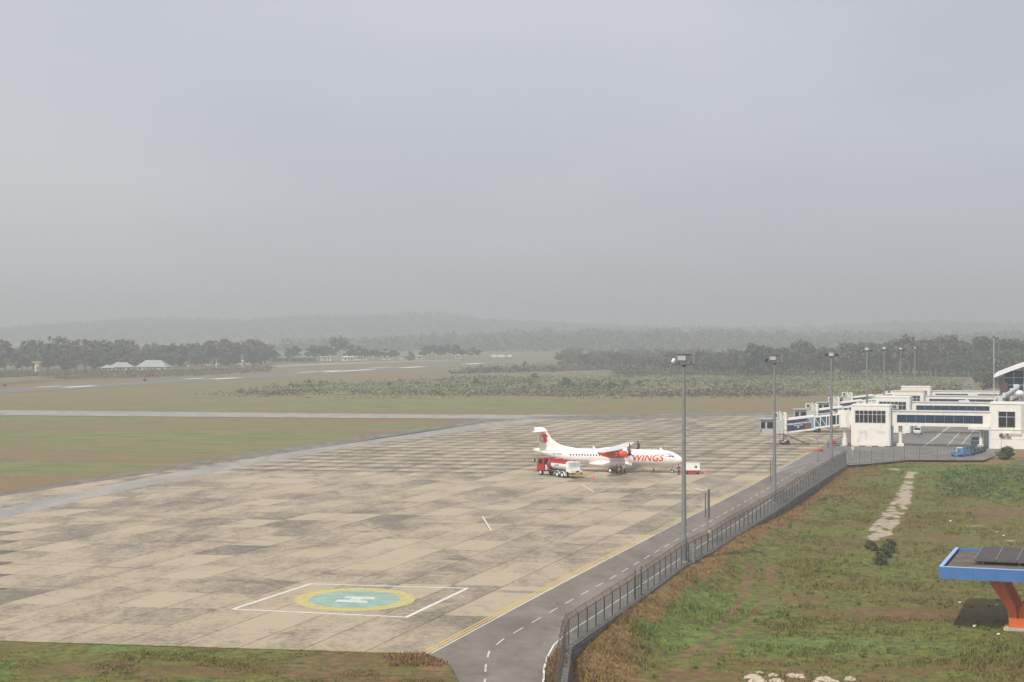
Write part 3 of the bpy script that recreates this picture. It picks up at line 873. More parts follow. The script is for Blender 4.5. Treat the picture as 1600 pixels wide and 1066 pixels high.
# ------------------------------------------------------------------ scrubland between the taxiway and the woods
def in_poly(x, y, P):
    c = np.zeros(len(x), bool); j = len(P) - 1
    for i_ in range(len(P)):
        xi, yi, xj, yj = P[i_][0], P[i_][1], P[j][0], P[j][1]
        c ^= ((yi > y) != (yj > y)) & (x < (xj - xi) * (y - yi) / (yj - yi + 1e-12) + xi); j = i_
    return c
def scatter_px(poly, n, rg):
    """n ground points spread evenly over a ground polygon given by pixels."""
    P = [G(*p) for p in poly]; xs, ys = [p.x for p in P], [p.y for p in P]
    out = np.zeros((0, 2))
    while len(out) < n:
        q = np.stack([rg.uniform(min(xs), max(xs), n * 2), rg.uniform(min(ys), max(ys), n * 2)], -1)
        out = np.concatenate([out, q[in_poly(q[:, 0], q[:, 1], P)]])
    return out[:n]
rg = np.random.default_rng(21)
SCRUB = [(366, 613.5), (420, 617), (700, 618.5), (1000, 618.5), (1200, 618.5), (1400, 617), (1500, 615), (1500, 596), (1400, 590), (1150, 589), (1000, 589), (860, 590), (740, 592), (640, 597), (520, 602), (430, 606)]
def scrub(name, poly, n, hgt, leaf, per, mat, seed, wid=2.2, clump=.0):
    r_ = np.random.default_rng(seed); p = scatter_px(poly, n, r_)
    k = .6 * fbm(p[:, 0] * .03, p[:, 1] * .03) + .4 * fbm(p[:, 0] * .13 + 7, p[:, 1] * .13)
    p = p[k > clump]; k = k[k > clump]
    hh = hgt * (.15 + 3.2 * (k - .33).clip(0)) * (.45 + 1.1 * r_.random(len(p)) ** 2)
    c = np.stack([p[:, 0], p[:, 1], hh * .5], -1)
    sp = np.stack([np.full(len(p), wid), np.full(len(p), wid), hh * .55], -1)
    v, q = leaf_cloud(c, leaf, per, sp, r_, 1.5)
    return link(name, fast_mesh(name, v, q, MT[mat]), kind='stuff')
scrub('scrub', SCRUB, 42000, 1.0, .38, 6, 'leaf_scrub', 31, 1.2, .40)
scrub('scrub_grass', SCRUB, 26000, .45, .32, 5, 'leaf_scrub', 41, 1.3)
scrub('scrub_grass', [(300, 616), (420, 622), (1000, 623), (1400, 621), (1520, 618), (1520, 592), (1400, 588), (1000, 586), (740, 588), (560, 596), (440, 602)], 16000, .4, .34, 5, 'leaf_scrub', 42, 1.4, .46)
scrub('dry_scrub', [(366, 613.5), (420, 618), (700, 619.5), (1000, 619.5), (1200, 619.5), (1400, 618), (1500, 616), (1500, 611), (1200, 614), (1000, 614.5), (700, 615), (430, 612)], 5600, 1.8, .40, 12, 'leaf_scrub_dry', 32, 1.3, .44)
scrub('dark_scrub', SCRUB, 7000, 2.3, .42, 10, 'leaf_bank', 33, 1.4, .55)
scrub('roadside_scrub', [(0, 590), (120, 586), (300, 583), (420, 577), (430, 574), (250, 580), (100, 582.5), (-60, 580), (-60, 592)], 2400, 1.3, .5, 9, 'leaf_bank', 34, 2.6)
scrub('roadside_scrub', [(100, 592), (260, 589), (420, 581), (420, 577), (250, 583), (60, 590)], 1200, 1.5, .5, 8, 'leaf_scrub_dry', 35, 2.2)
scrub('thicket', [(700, 584.5), (860, 580.5), (1000, 577), (1010, 573), (860, 577), (760, 580)], 900, 3.6, .7, 9, 'leaf_bank', 36, 2.4)
scrub('thicket', [(960, 586), (1120, 587), (1250, 588), (1250, 583), (1100, 580), (960, 579)], 1600, 4.5, .7, 9, 'leaf_bank', 37, 2.8)

# ------------------------------------------------------------------ woods
def px_at(px, py, z=0): return G(px, py, z)
def tree_for(px, base, top):
    p = G(px, base); hgt = (base - top) * p.y / F
    return p, hgt
WOODL = 'trees of the wood behind the old airport road'
left_rows = [(-20, 580, 538), (8, 579, 533), (34, 580, 541), (52, 577, 531), (75, 579, 536), (96, 576, 527), (118, 579, 534), (133, 577, 530), (150, 578, 545), (163, 576, 534), (178, 577, 532), (195, 574, 530), (206, 576, 541),
             (222, 574, 547), (243, 574, 545), (262, 574, 540), (280, 573, 539), (297, 574, 537), (316, 573, 538), (333, 573, 532), (350, 572, 529), (366, 572, 536), (382, 572, 534), (396, 571, 530), (408, 571, 533), (-45, 580, 530), (-75, 581, 535)]
DARKL = {150: 'dark round tree at the wood edge just left of the blue roofed houses', 222: 'dark round tree directly behind the gap between the two blue roofed houses', 243: 'dark round tree directly behind the taller blue hip roof', 262: 'dark round tree at the right end of the taller blue hip roof', 280: 'dark round tree standing clear to the right of the blue roofed houses'}
DARK = set(DARKL)
for k, (px, b, t) in enumerate(left_rows):
    p, hg = tree_for(px, b, t)
    if px in DARK: plant_tree('dark%d' % (k % 2), 'dark_tree', DARKL[px], 'dark trees beside the blue roofed houses', p, hg / 11)
    else: plant_tree('broad%d' % (k % 4), 'broadleaf_tree', 'hazy broad crowned tree of the wood beyond the runway', WOODL, p, hg / 15, sq=1.12)
for k, (px, b, t) in enumerate([(20, 574, 536), (60, 573, 538), (110, 573, 540), (150, 572, 536), (200, 571, 538), (255, 570, 544), (300, 570, 545), (350, 569, 540)]):
    p, hg = tree_for(px, b, t); plant_tree('tall%d' % (k % 4), 'broadleaf_tree', 'hazy broad crowned tree of the wood beyond the runway', WOODL, p, hg / 17, sq=1.5)
p = G(104, 581); plant_tree('dark0', 'dark_tree', 'lone dark round tree right of the small beige tower', None, p, 9.5 / 11)
# row of slender trees on bare stems
SL_ = 'slender trees on bare stems in a row beyond the runway'
xs = list(range(402, 432, 5)) + list(range(452, 470, 6)) + list(range(484, 522, 5)) + list(range(545, 625, 5)) + list(range(660, 752, 6))
for k, px in enumerate(xs):
    if px in (652, 658): continue
    b = (569.5 if px < 440 else 568.0) - (px - 400) * .020; t = 538 + 6 * rg.random() + max(0, (min(px, 625) - 545) * .11) * (px < 640) - (2 if 660 < px < 718 else -3 if px > 640 else 0)
    p, hg = tree_for(px + rg.uniform(-1.5, 1.5), b, t)
    plant_tree('slim%d' % (k % 4), 'slender_tree', 'slender dark tree on a bare pale stem in the row beyond the runway', SL_, p, hg / 13, sq=1.45)
p, hg = tree_for(531, 566, 527); plant_tree('spread', 'spreading_tree', 'tallest flat topped spreading tree above the row of slender trees', None, p, hg / 20)
p, hg = tree_for(642, 564, 549); plant_tree('dark1', 'dark_tree', 'short dark round tree standing between the row of slender trees and the gap', None, p, hg / 11, sq=.9)
# woods right of the runway end and behind the terminal
WR = 'front trees of the forest behind the terminal'
def forest_line(px):      # base row and top row of the forest edge at this column
    return np.interp(px, [880, 960, 1030, 1100, 1200, 1300, 1400, 1520, 1700], [575, 577, 581, 584, 587, 587, 588, 589, 590]), np.interp(px, [880, 960, 1060, 1130, 1200, 1300, 1400, 1450, 1520, 1600, 1700], [559, 553, 552, 549, 535, 536, 530, 527, 529, 532, 532])
kk = 0
for px in np.arange(884, 1640, 9.5):
    for row in range(2):
        b, t = forest_line(px)
        x_ = px + rg.uniform(-4, 4); bb_ = b - row * 3 + rg.uniform(-.8, .8)
        p, hg = tree_for(x_, bb_, t + (14 - 16 * rg.random() ** 2.2) - row * 3 + (10 if row == 0 and rg.random() < .4 else 0))
        low = px < 1190
        plant_tree(('dark%d' % (kk % 2)) if low and kk % 3 else ('broad%d' % (kk % 4) if kk % 2 else 'tall%d' % (kk % 4)), 'forest_tree',
                   'low dark tree of the forest edge behind the scrub' if low else 'tall tree of the forest edge behind the terminal', 'low trees of the forest edge behind the scrub' if low else WR, p, hg / (11 if low and kk % 3 else (15 if kk % 2 else 17)), sq=1.1)
        kk += 1
for px, b, t in ((1503, 588, 519), (1532, 587, 524), (1452, 587, 527), (1420, 588, 526), (1478, 588, 531), (1571, 588, 529)):
    p, hg = tree_for(px, b, t); plant_tree('tall%d' % (kk % 4), 'forest_tree', 'tall tree of the forest edge behind the terminal', WR, p, hg / 17, sq=1.2); kk += 1
sp_ = []
for _ in range(520):
    px = rg.uniform(870, 1760); d = rg.random()
    b, t = forest_line(px); Yb = F * H / (b - YH) + 60 + 480 * d
    x_ = (px - 800) * Yb / F
    topz = H - (t + rg.uniform(1, 14) - YH - 0) * Yb / F
    topz = min(topz * (1 - .25 * d) , 23) * rg.uniform(.7, 1.08)
    sp_.append((x_, Yb, 0, max(.6, topz / 15.5), rg.uniform(0, 6.28)))
mass('forest', ['broad0', 'tall1', 'broad2', 'dark1', 'broad3', 'tall3'], sp_, 'leaf_forest')
sp_ = []
for _ in range(300):
    px = rg.uniform(-160, 425); Yb = rg.uniform(1250, 1540); x_ = (px - 800) * Yb / F
    sp_.append((x_, Yb, 0, rg.uniform(.55, .95), rg.uniform(0, 6.28)))
mass('forest', ['broad0', 'tall1', 'broad2', 'dark1', 'broad3', 'tall3'], sp_, 'leaf_forest')
# nearer trees right of the far road
NEAR = ['green leafy tree directly behind the aerial left of the arched roof', 'green leafy tree behind the tip of the arched roof', 'taller green tree behind the aerial and the arched roof tip', 'green leafy tree right above the arched roof edge', 'green leafy tree over the arched roof at the picture edge',
        'small tree beside the far road, leftmost of the green trees', 'green tree beyond the picture edge behind the arched roof', 'low green bushy tree at the foot of the aerial', 'tallest green tree showing over the arched roof']
for k, (px, b, t) in enumerate([(1541, 604, 563), (1560, 606, 566), (1556, 600, 560), (1578, 604, 557), (1600, 606, 553), (1532, 600, 575), (1624, 606, 556), (1545, 612, 580), (1590, 596, 552)]):
    p, hg = tree_for(px, b, t)
    plant_tree('broad%d' % (k % 4), 'near_tree', NEAR[k], 'green trees beside the arched terminal roof', p, hg / 15, sq=1.05)
# single bushes in the scrub and on the grass
BU = [(483, 598.5, 593, 'dark bush on the pale left end of the scrub'), (533, 597, 592, 'small upright bush at the back edge of the scrub'), (608, 603, 597, 'dark bush in the middle of the pale scrub'), (745, 601, 591, 'big dark bush below the bare sandy strip'),
      (715, 600, 595, 'small bush just left of the big dark bush'), (884, 603, 590, 'tall dark bush in the scrub above the aircraft tail'), (933, 608, 598, 'leftmost of the clump of dark bushes in mid scrub'), (948, 610, 600, 'middle bush of the clump in mid scrub'), (956, 609, 597, 'taller bush of the clump in mid scrub'),
      (978, 603, 594, 'dark bush right of the clump in mid scrub'), (998, 605, 594, 'round bush left of the big mast in the scrub'), (978, 588, 580, 'bush on the far edge of the scrub below the dark woods'), (1030, 603, 598, 'small bush close left of the nearest mast'),
      (820, 577, 564, 'dark tree like bush standing at the end of the sandy strip'), (806, 577.5, 570, 'low bush beside the end of the sandy strip'), (836, 592, 583, 'bush on the near side of the sandy strip'), (863, 581, 574, 'bush on the far side of the sandy strip'),
      (8, 604, 600.5, 'dark bush on the runway edge at the far left'), (226, 595.8, 591.5, 'dark bush on the runway edge below the blue roofed houses'), (1120, 604, 596, 'bush right of the nearest mast in the scrub'), (1150, 607, 600, 'low bush between the first two masts in the scrub')]
for k, (px, b, t, lab) in enumerate(BU):
    p, hg = tree_for(px, b, t); plant_tree('sapling' if 'upright' in lab or 'tree like' in lab else 'bush%d' % (k % 3), 'bush', lab, 'single bushes in the scrub and along the runway', p, hg / (5.0 if 'upright' in lab or 'tree like' in lab else 3.4), cat='bush')
# field bushes near the sand track and the terminal
p = GF(1382, 868)
for k, (px, py, s_, lab) in enumerate([(1360, 858, .32, 'dry small bush at the foot of the white sand track'), (1382, 872, .42, 'dark leafy shrub below the white sand track'), (1376, 882, .36, 'lowest shrub of the row below the white sand track'), (1391, 857, .34, 'topmost shrub of the row below the white sand track'), (1387, 864, .36, 'second shrub from the top of the row below the white sand track'), (1366, 861, .22, 'tiny dry shrub just right of the dry small bush')]):
    q = GF(px, py); plant_tree('bush%d' % (k % 3), 'shrub', lab, 'shrubs below the white sand track', q, s_, cat='shrub')
q = G(1572, 716); plant_tree('clipped', 'round_bush', 'clipped round brown bush in front of the white terminal wall', None, (q.x, q.y, -.2), .85, cat='bush')
wc = np.array([tuple(GF(rg.uniform(1470, 1625), 735 + 45 * rg.random() ** 1.2)) for _ in range(260)])
v, q_ = leaf_cloud(wc, .16, 40, np.stack([1.1 + .8 * rg.random(260), 1.1 + .8 * rg.random(260), .35 + .35 * rg.random(260)], -1), rg, .8)
link('ditch_weeds', fast_mesh('ditch_weeds', v, q_, MT['leaf_green']), kind='stuff')

# ------------------------------------------------------------------ grass tufts on the near ground
def tufts(name, pts, hgt, per, seed, mat='tuft'):
    r_ = np.random.default_rng(seed); n = len(pts); N = n * per
    hgt = hgt * (.45 + 3.6 * np.clip(fbm(pts[:, 0] * .28, pts[:, 1] * .28, 4) - .42, 0, 1) * 1.6)
    P = np.repeat(pts, per, 0); a = r_.random(N) * 6.283
    hh = np.repeat(hgt * (.5 + r_.random(n)), per) * (.6 + .7 * r_.random(N))
    off = r_.standard_normal((N, 2)) * .16
    base = np.stack([P[:, 0] + off[:, 0], P[:, 1] + off[:, 1], P[:, 2] - .04], -1)
    wv = np.stack([np.cos(a), np.sin(a), np.zeros(N)], -1) * (.05 + .05 * r_.random((N, 1)))
    lean = np.stack([r_.standard_normal(N) * .35 * hh, r_.standard_normal(N) * .35 * hh, hh], -1)
    v = np.stack([base - wv, base + wv, base + lean], 1).reshape(-1, 3)
    cv = np.repeat(cover(P[:, 0], P[:, 1]), 3, 0)
    return link(name, fast_mesh(name, v, np.arange(N * 3).reshape(-1, 3), MT[mat], {'cover': cv}, 3), kind='stuff')
r_ = np.random.default_rng(51)
q = np.stack([r_.uniform(0, 112, 150000), 118 + 215 * r_.random(150000) ** 1.7], -1)
s_ = field_s(q[:, 0], q[:, 1]); q = q[(s_ > .45) & (800 + F * q[:, 0] / q[:, 1] < 1680) & (s_ < 120)]
cv = cover(q[:, 0], q[:, 1])
keep = r_.random(len(q)) < np.clip(.25 + .9 * fbm(q[:, 0] * .2, q[:, 1] * .2) + .5 * cv[:, 3] + .6 * cv[:, 0] - .9 * cv[:, 1] - 1.6 * cv[:, 2] - .25, 0, 1)
q = q[keep]; q = np.concatenate([q, ground_z(q[:, 0], q[:, 1])[:, None]], 1)
tufts('grass', q, .16, 5, 52)
q = np.stack([r_.uniform(-52, 0, 26000), r_.uniform(112, 134.5, 26000)], -1)
edge_y = np.interp(q[:, 0], [G(-300, 992.3).x, G(0, 1001).x, G(668, 1021.3).x], [G(-300, 992.3).y, G(0, 1001).y, G(668, 1021.3).y]) - .10
lim = np.interp(q[:, 1], [112, 122, 127, 132.5], [G(715, 1130).x, G(717, 1066).x, G(706, 1043).x, G(676, 1023).x])
q = q[(q[:, 1] < edge_y) & (q[:, 0] < lim - .1)]
q = q[r_.random(len(q)) < .25 + .9 * fbm(q[:, 0] * .3, q[:, 1] * .3)]
q = np.concatenate([q, ground_z(q[:, 0], q[:, 1])[:, None]], 1)
tufts('grass', q, .06, 5, 53)
# tall dry grass: along the fence foot and at the corner of the near lawn
def straw_clumps(name, pts, hgt, per, seed):
    r2 = np.random.default_rng(seed); N = len(pts) * per
    P = np.repeat(pts, per, 0); a = r2.random(N) * 6.283
    hh = np.repeat(hgt * (.5 + .9 * r2.random(len(pts))), per)
    off = r2.standard_normal((N, 2)) * .22
    base = np.stack([P[:, 0] + off[:, 0], P[:, 1] + off[:, 1], P[:, 2] - .05], -1)
    wv = np.stack([np.cos(a), np.sin(a), 0 * a], -1) * (.03 + .04 * r2.random((N, 1)))
    lean = np.stack([r2.standard_normal(N) * .45 * hh, r2.standard_normal(N) * .45 * hh, hh], -1)
    v = np.stack([base - wv, base + wv, base + lean], 1).reshape(-1, 3)
    return link(name, fast_mesh(name, v, np.arange(N * 3).reshape(-1, 3), MT['straw'], None, 3), kind='stuff')
q = np.stack([r_.uniform(2, 90, 60000), r_.uniform(118, 326, 60000)], -1)
s_ = field_s(q[:, 0], q[:, 1]); m = (s_ > .5) & (s_ < 6.5)
q = q[m]; dr = cover(q[:, 0], q[:, 1])[:, 0]
q = q[r_.random(len(q)) < dr * .8 * (fbm(q[:, 0] * .4, q[:, 1] * .4) + .25)]
q = np.concatenate([q, ground_z(q[:, 0], q[:, 1])[:, None]], 1)
straw_clumps('dry_grass', q, .36, 7, 55)
# coarse weeds standing above the grass
wc = np.stack([r_.uniform(4, 100, 2600), 120 + 205 * r_.random(2600) ** 1.5], -1)
sw = field_s(wc[:, 0], wc[:, 1]); wc = wc[(sw > 3) & (sw < 110) & (800 + F * wc[:, 0] / wc[:, 1] < 1660)]
cvw = cover(wc[:, 0], wc[:, 1]); wc = wc[(fbm(wc[:, 0] * .12 + 50, wc[:, 1] * .12) > .50) & (cvw[:, 1] < .3) & (cvw[:, 2] < .1)]
wh = .10 + .22 * r_.random(len(wc)) ** 2
wz = ground_z(wc[:, 0], wc[:, 1])
v, q_ = leaf_cloud(np.stack([wc[:, 0], wc[:, 1], wz + wh * .7], -1), .085, 26, np.stack([wh * 1.7, wh * 1.7, wh], -1), r_, .7)
link('weeds', fast_mesh('weeds', v, q_, MT['leaf_green']), kind='stuff')
pt = np.array([tuple(G(r_.uniform(606, 704), r_.uniform(1022, 1040))) for _ in range(200)])
pt = pt[(pt[:, 1] < np.interp(pt[:, 0], [G(600, 1019).x, G(668, 1021).x, G(706, 1045).x], [G(600, 1019).y - .1, G(668, 1023).y - .1, G(706, 1043).y]))]
straw_clumps('dry_grass', pt, .28, 9, 56)
pt = np.array([tuple(GF(r_.uniform(858, 882), r_.uniform(1035, 1080))) for _ in range(160)]); pt[:, 2] = .0
straw_clumps('dry_grass', pt, .35, 8, 57)
# ------------------------------------------------------------------ retaining wall and fences
def resample(pts, step):
    out, carry = [V3(pts[0])], 0.0
    for a, b in zip(pts[:-1], pts[1:]):
        L = (b - a).length; d = step - carry
        while d <= L: out.append(a + (b - a) * (d / L)); d += step
        carry = (carry + L) % step
    return out

def wall_run(name, label, pts, thick=.38, off=.25, cap=.06):
    t = thing(name, label, 'retaining wall')
    P = resample(pts, 1.0); body, top, st = MB(), MB(), MB()
    r2 = random.Random(5)
    for a, b in zip(P[:-1], P[1:]):
        d = (b - a).normalized(); n = Vector((d.y, -d.x, 0)); m = (a + b) / 2
        low = min(float(foot_z(m.y)), -.3) - .5
        L = (b - a).length
        body.box((m.x + n.x * off, m.y + n.y * off, (low - .02) / 2), (L + .01, thick, -low - .02), math.atan2(d.y, d.x))
        top.box((m.x + n.x * off, m.y + n.y * off, .015), (L + .01, thick + .10, .07), math.atan2(d.y, d.x))
        z = -.08
        while z > low + .35:
            x = 0
            while x < L:
                w_ = r2.uniform(.28, .5); h_ = r2.uniform(.2, .3)
                c = a + d * (x + w_ / 2) + n * (off + thick / 2 + r2.uniform(0, .05))
                st.box((c.x, c.y, z - h_ / 2), (w_ * .9, .14, h_ * .86), math.atan2(d.y, d.x) + r2.uniform(-.12, .12))
                x += w_
            z -= .27
    body.build('mortar', MT['mortar'], t); top.build('coping', MT['masonry'], t)
    st.build('stonework', MT['masonry'], t, kind='stuff')
    return t
wall_run('retaining_wall', 'grey stone retaining wall with concrete coping below the road fence', FENCE)
wall_run('retaining_wall', 'short low stone wall across the top of the field below the terminal fence', [FENCE2[0] + Vector((.3, .1, 0))] + FENCE2[1:3])

def wire_span(a, b, z0, z1, rows=10, pitch=.30):
    m = MB(); r = .0095
    d = b - a; L = d.length
    for k in range(rows + 1):
        z = z0 + (z1 - z0) * k / rows
        m.cyl(a + Vector((0, 0, z)), b + Vector((0, 0, z)), r, n=3, caps=False)
    n = int(L / pitch)
    for k in range(1, n):
        p = a + d * (k / n); m.cyl(p + Vector((0, 0, z0)), p + Vector((0, 0, z1)), r, n=3, caps=False)
    for k in range(int(L / .6)):
        p, q = a + d * (k * .6 / L), a + d * min(1, (k * .6 + 1.0) / L)
        m.cyl(p + Vector((0, 0, z0)), q + Vector((0, 0, z1)), r * .7, n=3, caps=False)
        m.cyl(q + Vector((0, 0, z0)), p + Vector((0, 0, z1)), r * .7, n=3, caps=False)
    return m
def coil_span(a, b, z, r=.25, pitch=.42, seed=0):
    m = MB(); d = b - a; L = d.length; u = d.normalized(); n = Vector((u.y, -u.x, 0))
    turns = L / pitch; N = int(turns * 7); prev = None; rr = random.Random(seed)
    for k in range(N + 1):
        t = k / N; a_ = 2 * math.pi * turns * t; q = r * rr.uniform(.85, 1.12)
        p = a + d * t + n * (math.cos(a_) * q) + Vector((0, 0, z + math.sin(a_) * q))
        if prev is not None: m.cyl(prev, p, .0105, n=3, caps=False)
        prev = p
    return m

fence = thing('perimeter_fence', 'long wire mesh fence with a coil of rusty razor wire beside the service road', 'fence')
posts = resample(FENCE, 3.0)
ga, gb = G(986, 941), G(1002, 930)
post_mb = MB().bx(-.045, .045, -.045, .045, -.1, 2.05); post_mb.bar((0, 0, 2.03), (.0, .26, 2.42), .05, .05)
post_me = post_mb.mesh('post', MT['dark_steel'])
gate_k = min(range(len(posts)), key=lambda k: (posts[k] - ga).length)
for k, p in enumerate(posts):
    nx = posts[min(k + 1, len(posts) - 1)]; pv = posts[max(k - 1, 0)]; d = (nx - pv).normalized()
    link('post', post_me, fence, p, math.atan2(d.y, d.x))
    if k < len(posts) - 1:
        q = posts[k + 1]
        if k != gate_k:
            wire_span(p, q, .08, 2.0).build('wire_mesh', MT['dark_steel'], fence)
            m = MB().bar(p + Vector((0, 0, 2.02)), q + Vector((0, 0, 2.02)), .04, .04); m.build('top_rail', MT['dark_steel'], fence)
            coil_span(p, q, 2.30, seed=k).build('razor_wire', MT['rust'], fence)
g0, g1 = posts[gate_k], posts[gate_k + 1]
gate = thing('fence_gate', 'narrow steel mesh gate between two tall posts in the road fence', 'gate', g0, math.atan2((g1 - g0).y, (g1 - g0).x))
Lg = (g1 - g0).length
for x in (.14, Lg - .14): MB().bx(x - .06, x + .06, -.06, .06, -.1, 2.75).build('gate_post', MT['dark_steel'], gate)
gm = MB()
for z in (.15, 1.1, 2.05): gm.bx(.2, Lg - .2, -.02, .02, z, z + .06)
for x in (.22, Lg / 2, Lg - .22): gm.bx(x - .03, x + .03, -.025, .025, .1, 2.1)
gm.build('gate_frame', MT['dark_steel'], gate)
wire_span(Vector((.2, 0, 0)), Vector((Lg - .2, 0, 0)), .15, 2.05).build('wire_mesh', MT['dark_steel'], gate)
fence2 = thing('terminal_fence', 'thin dark mesh fence between the terminal apron and the field', 'fence')
posts2 = resample(FENCE2, 3.4)
for k, p in enumerate(posts2):
    MB().bx(-.035, .035, -.035, .035, -.2, 2.3).build('post', MT['dark_steel'], fence2, p)
    if k < len(posts2) - 1 and k % 9 != 8:
        wire_span(p, posts2[k + 1], .1, 2.15, 5, .6).build('wire_mesh', MT['dark_steel'], fence2)

# ------------------------------------------------------------------ floodlight masts
ND = ['nearest to the camera', 'second along the fence', 'third along the fence by the first boarding bridge', 'fourth, behind the first gate building', 'fifth, behind the second gate building', 'sixth, behind the third gate building', 'farthest and thinnest of the row']
MASTS = [(1068.5, 878, 553, 1), (1210, 786, 555, 1), (1299, 724, 551, 0), (1354.5, 684, 543, 2), (1381.5, 660, 542, 2), (1407, 642, 543, 2), (1429.5, 629, 542, 3)]
def housing(b, c, rz, s=1.0, mi=0):
    """A big square floodlight: hollow box with a rim, louvre and pale reflector."""
    M = Matrix.Rotation(rz, 3, 'Z')
    def P(x, y, z): return Vector(c) + M @ Vector((x * s, y * s, z * s))
    b.loft([[P(-.45, .3, -.32), P(.45, .3, -.32), P(.45, .3, .36), P(-.45, .3, .36)], [P(-.55, -.2, -.4), P(.55, -.2, -.4), P(.55, -.32, .46), P(-.55, -.32, .46)]], 0)
    b.box(P(0, -.29, .03), (1.0 * s, .02 * s, .72 * s), rz, 1)
    b.box(P(0, -.36, .44), (1.14 * s, .2 * s, .03), rz, 2)
def small_lamp(c, rz, m1):
    b = MB(); M = Matrix.Rotation(rz, 3, 'Z') @ Matrix.Rotation(R(-35), 3, 'X')
    b.box(c, (.34, .16, .46), 0, 0, M); b.box(Vector(c) + M @ Vector((0, -.1, 0)), (.30, .03, .42), 0, 1, M)
    b.cyl(Vector(c) - Vector((0, 0, .34)), Vector(c) - Vector((0, 0, .15)), .03, n=5)
    return b
for k, (px, pb, pt, kind) in enumerate(MASTS):
    p = G(px, pb); hgt = H - (pt - YH) * p.y / F
    lab = 'tall grey floodlight mast, ' + ND[k]
    t = thing('floodlight_mast', lab, 'floodlight mast', p, RZ, 'floodlight masts along the apron')
    plat = hgt - (1.15 if kind == 1 else .75)
    mb = MB(); n = 5; r0, r1 = .30, .16
    MB().cyl((0, 0, -.1), (0, 0, .14), .55, .5, 12).build('base_plate', MT['concrete'], t)
    for i_ in range(n):
        z0, z1 = .1 + (plat - .1) * i_ / n, .1 + (plat - .1) * (i_ + 1) / n
        ra, rb = r0 + (r1 - r0) * i_ / n, r0 + (r1 - r0) * (i_ + 1) / n
        mb.cyl((0, 0, z0), (0, 0, z1), ra, rb - .012, 12, caps=False)
        mb.cyl((0, 0, z1 - .05), (0, 0, z1 + .05), rb + .012, rb + .012, 12)
    mb.build('pole', MT['galvanised'], t, smooth=True)
    pl = MB(); wdt = 1.15
    for y in (-.28, .28): pl.bar((-wdt, y, plat), (wdt, y, plat), .08, .1)
    for x in (-wdt, -.4, .4, wdt): pl.bar((x, -.34, plat), (x, .34, plat), .07, .07)
    pl.cyl((0, 0, plat - .25), (0, 0, plat), .2, .26, 10)
    pl.build('crossbar', MT['dark_steel'], t)
    if kind == 1:
        for x, rz in ((-.08, 0), (.30, R(62))):
            b = MB(); housing(b, (x - .1, -.05 + .3 * (rz > 0), plat + .74), rz, .86)
            b.bar((x - .4, 0, plat), (x - .4, 0, plat + .5), .06, .06); b.bar((x + .2, 0, plat), (x + .2, 0, plat + .5), .06, .06)
            b.build('floodlight', [MT['steel'], MT['grey_paint'], MT['dark_steel']], t)
        small_lamp((-1.12, 0, plat + .42), R(-40), 0).build('floodlight', [MT['white_paint'] if k == 0 else MT['black'], MT['white_paint'] if k == 0 else MT['glass_dark']], t)
        for x in (-.55, .75): MB().cyl((x, -.2, plat + .05), (x, -.2, plat + .22), .14, .1, 8).build('lamp', MT['dark_steel'], t)
        MB().cyl((.15, .1, plat + .05), (.15, .1, plat + 2.0), .018, n=5).build('lightning_rod', MT['galvanised'], t)
        MB().cyl((1.1, 0, plat + .05), (1.1, 0, plat + 1.35), .02, n=5).cyl((1.1, 0, plat + 1.3), (1.1, 0, plat + 1.5), .09, .07, 8, 1).build('beacon', [MT['light_grey'], MT['cone_orange']], t)
    else:
        b = MB(); housing(b, (0, -.1, plat + .42), 0, .72 if kind != 3 else .6); b.build('floodlight', [MT['white_paint'], MT['light_grey'], MT['grey_paint']], t)
        for x, rz in ((-1.0, R(-50)), (-.72, R(20)), (.78, R(10)), (1.08, R(50))):
            small_lamp((x, 0, plat + (.34 if kind != 2 else -.1)), rz, 0).build('floodlight', [MT['dark_steel'], MT['light_grey'] if x < -.9 and kind == 2 else MT['glass_dark']], t)
        MB().cyl((.1, .2, plat), (.1, .2, plat + 1.5), .018, n=5).build('lightning_rod', MT['galvanised'], t)
    if k == 0:
        MB().cyl((0, 0, .1), (0, 0, 2.6), .40, .35, 12).build('sleeve', MT['galvanised'], t)
    if k < 3:
        c = MB().bx(.7, 1.25, -.3, .25, .12, 1.75).bx(.66, 1.29, -.34, .29, 1.75, 1.83).bx(.76, 1.19, -.325, -.3, .2, 1.68).bx(.72, 1.23, -.28, .23, -.05, .12)
        cb = c.build('control_cabinet', MT['steel'], None, p, RZ)
        tag(cb, 'grey steel control cabinet at the foot of the ' + ['nearest', 'second', 'third'][k] + ' floodlight mast', 'cabinet', 'control cabinets of the masts')

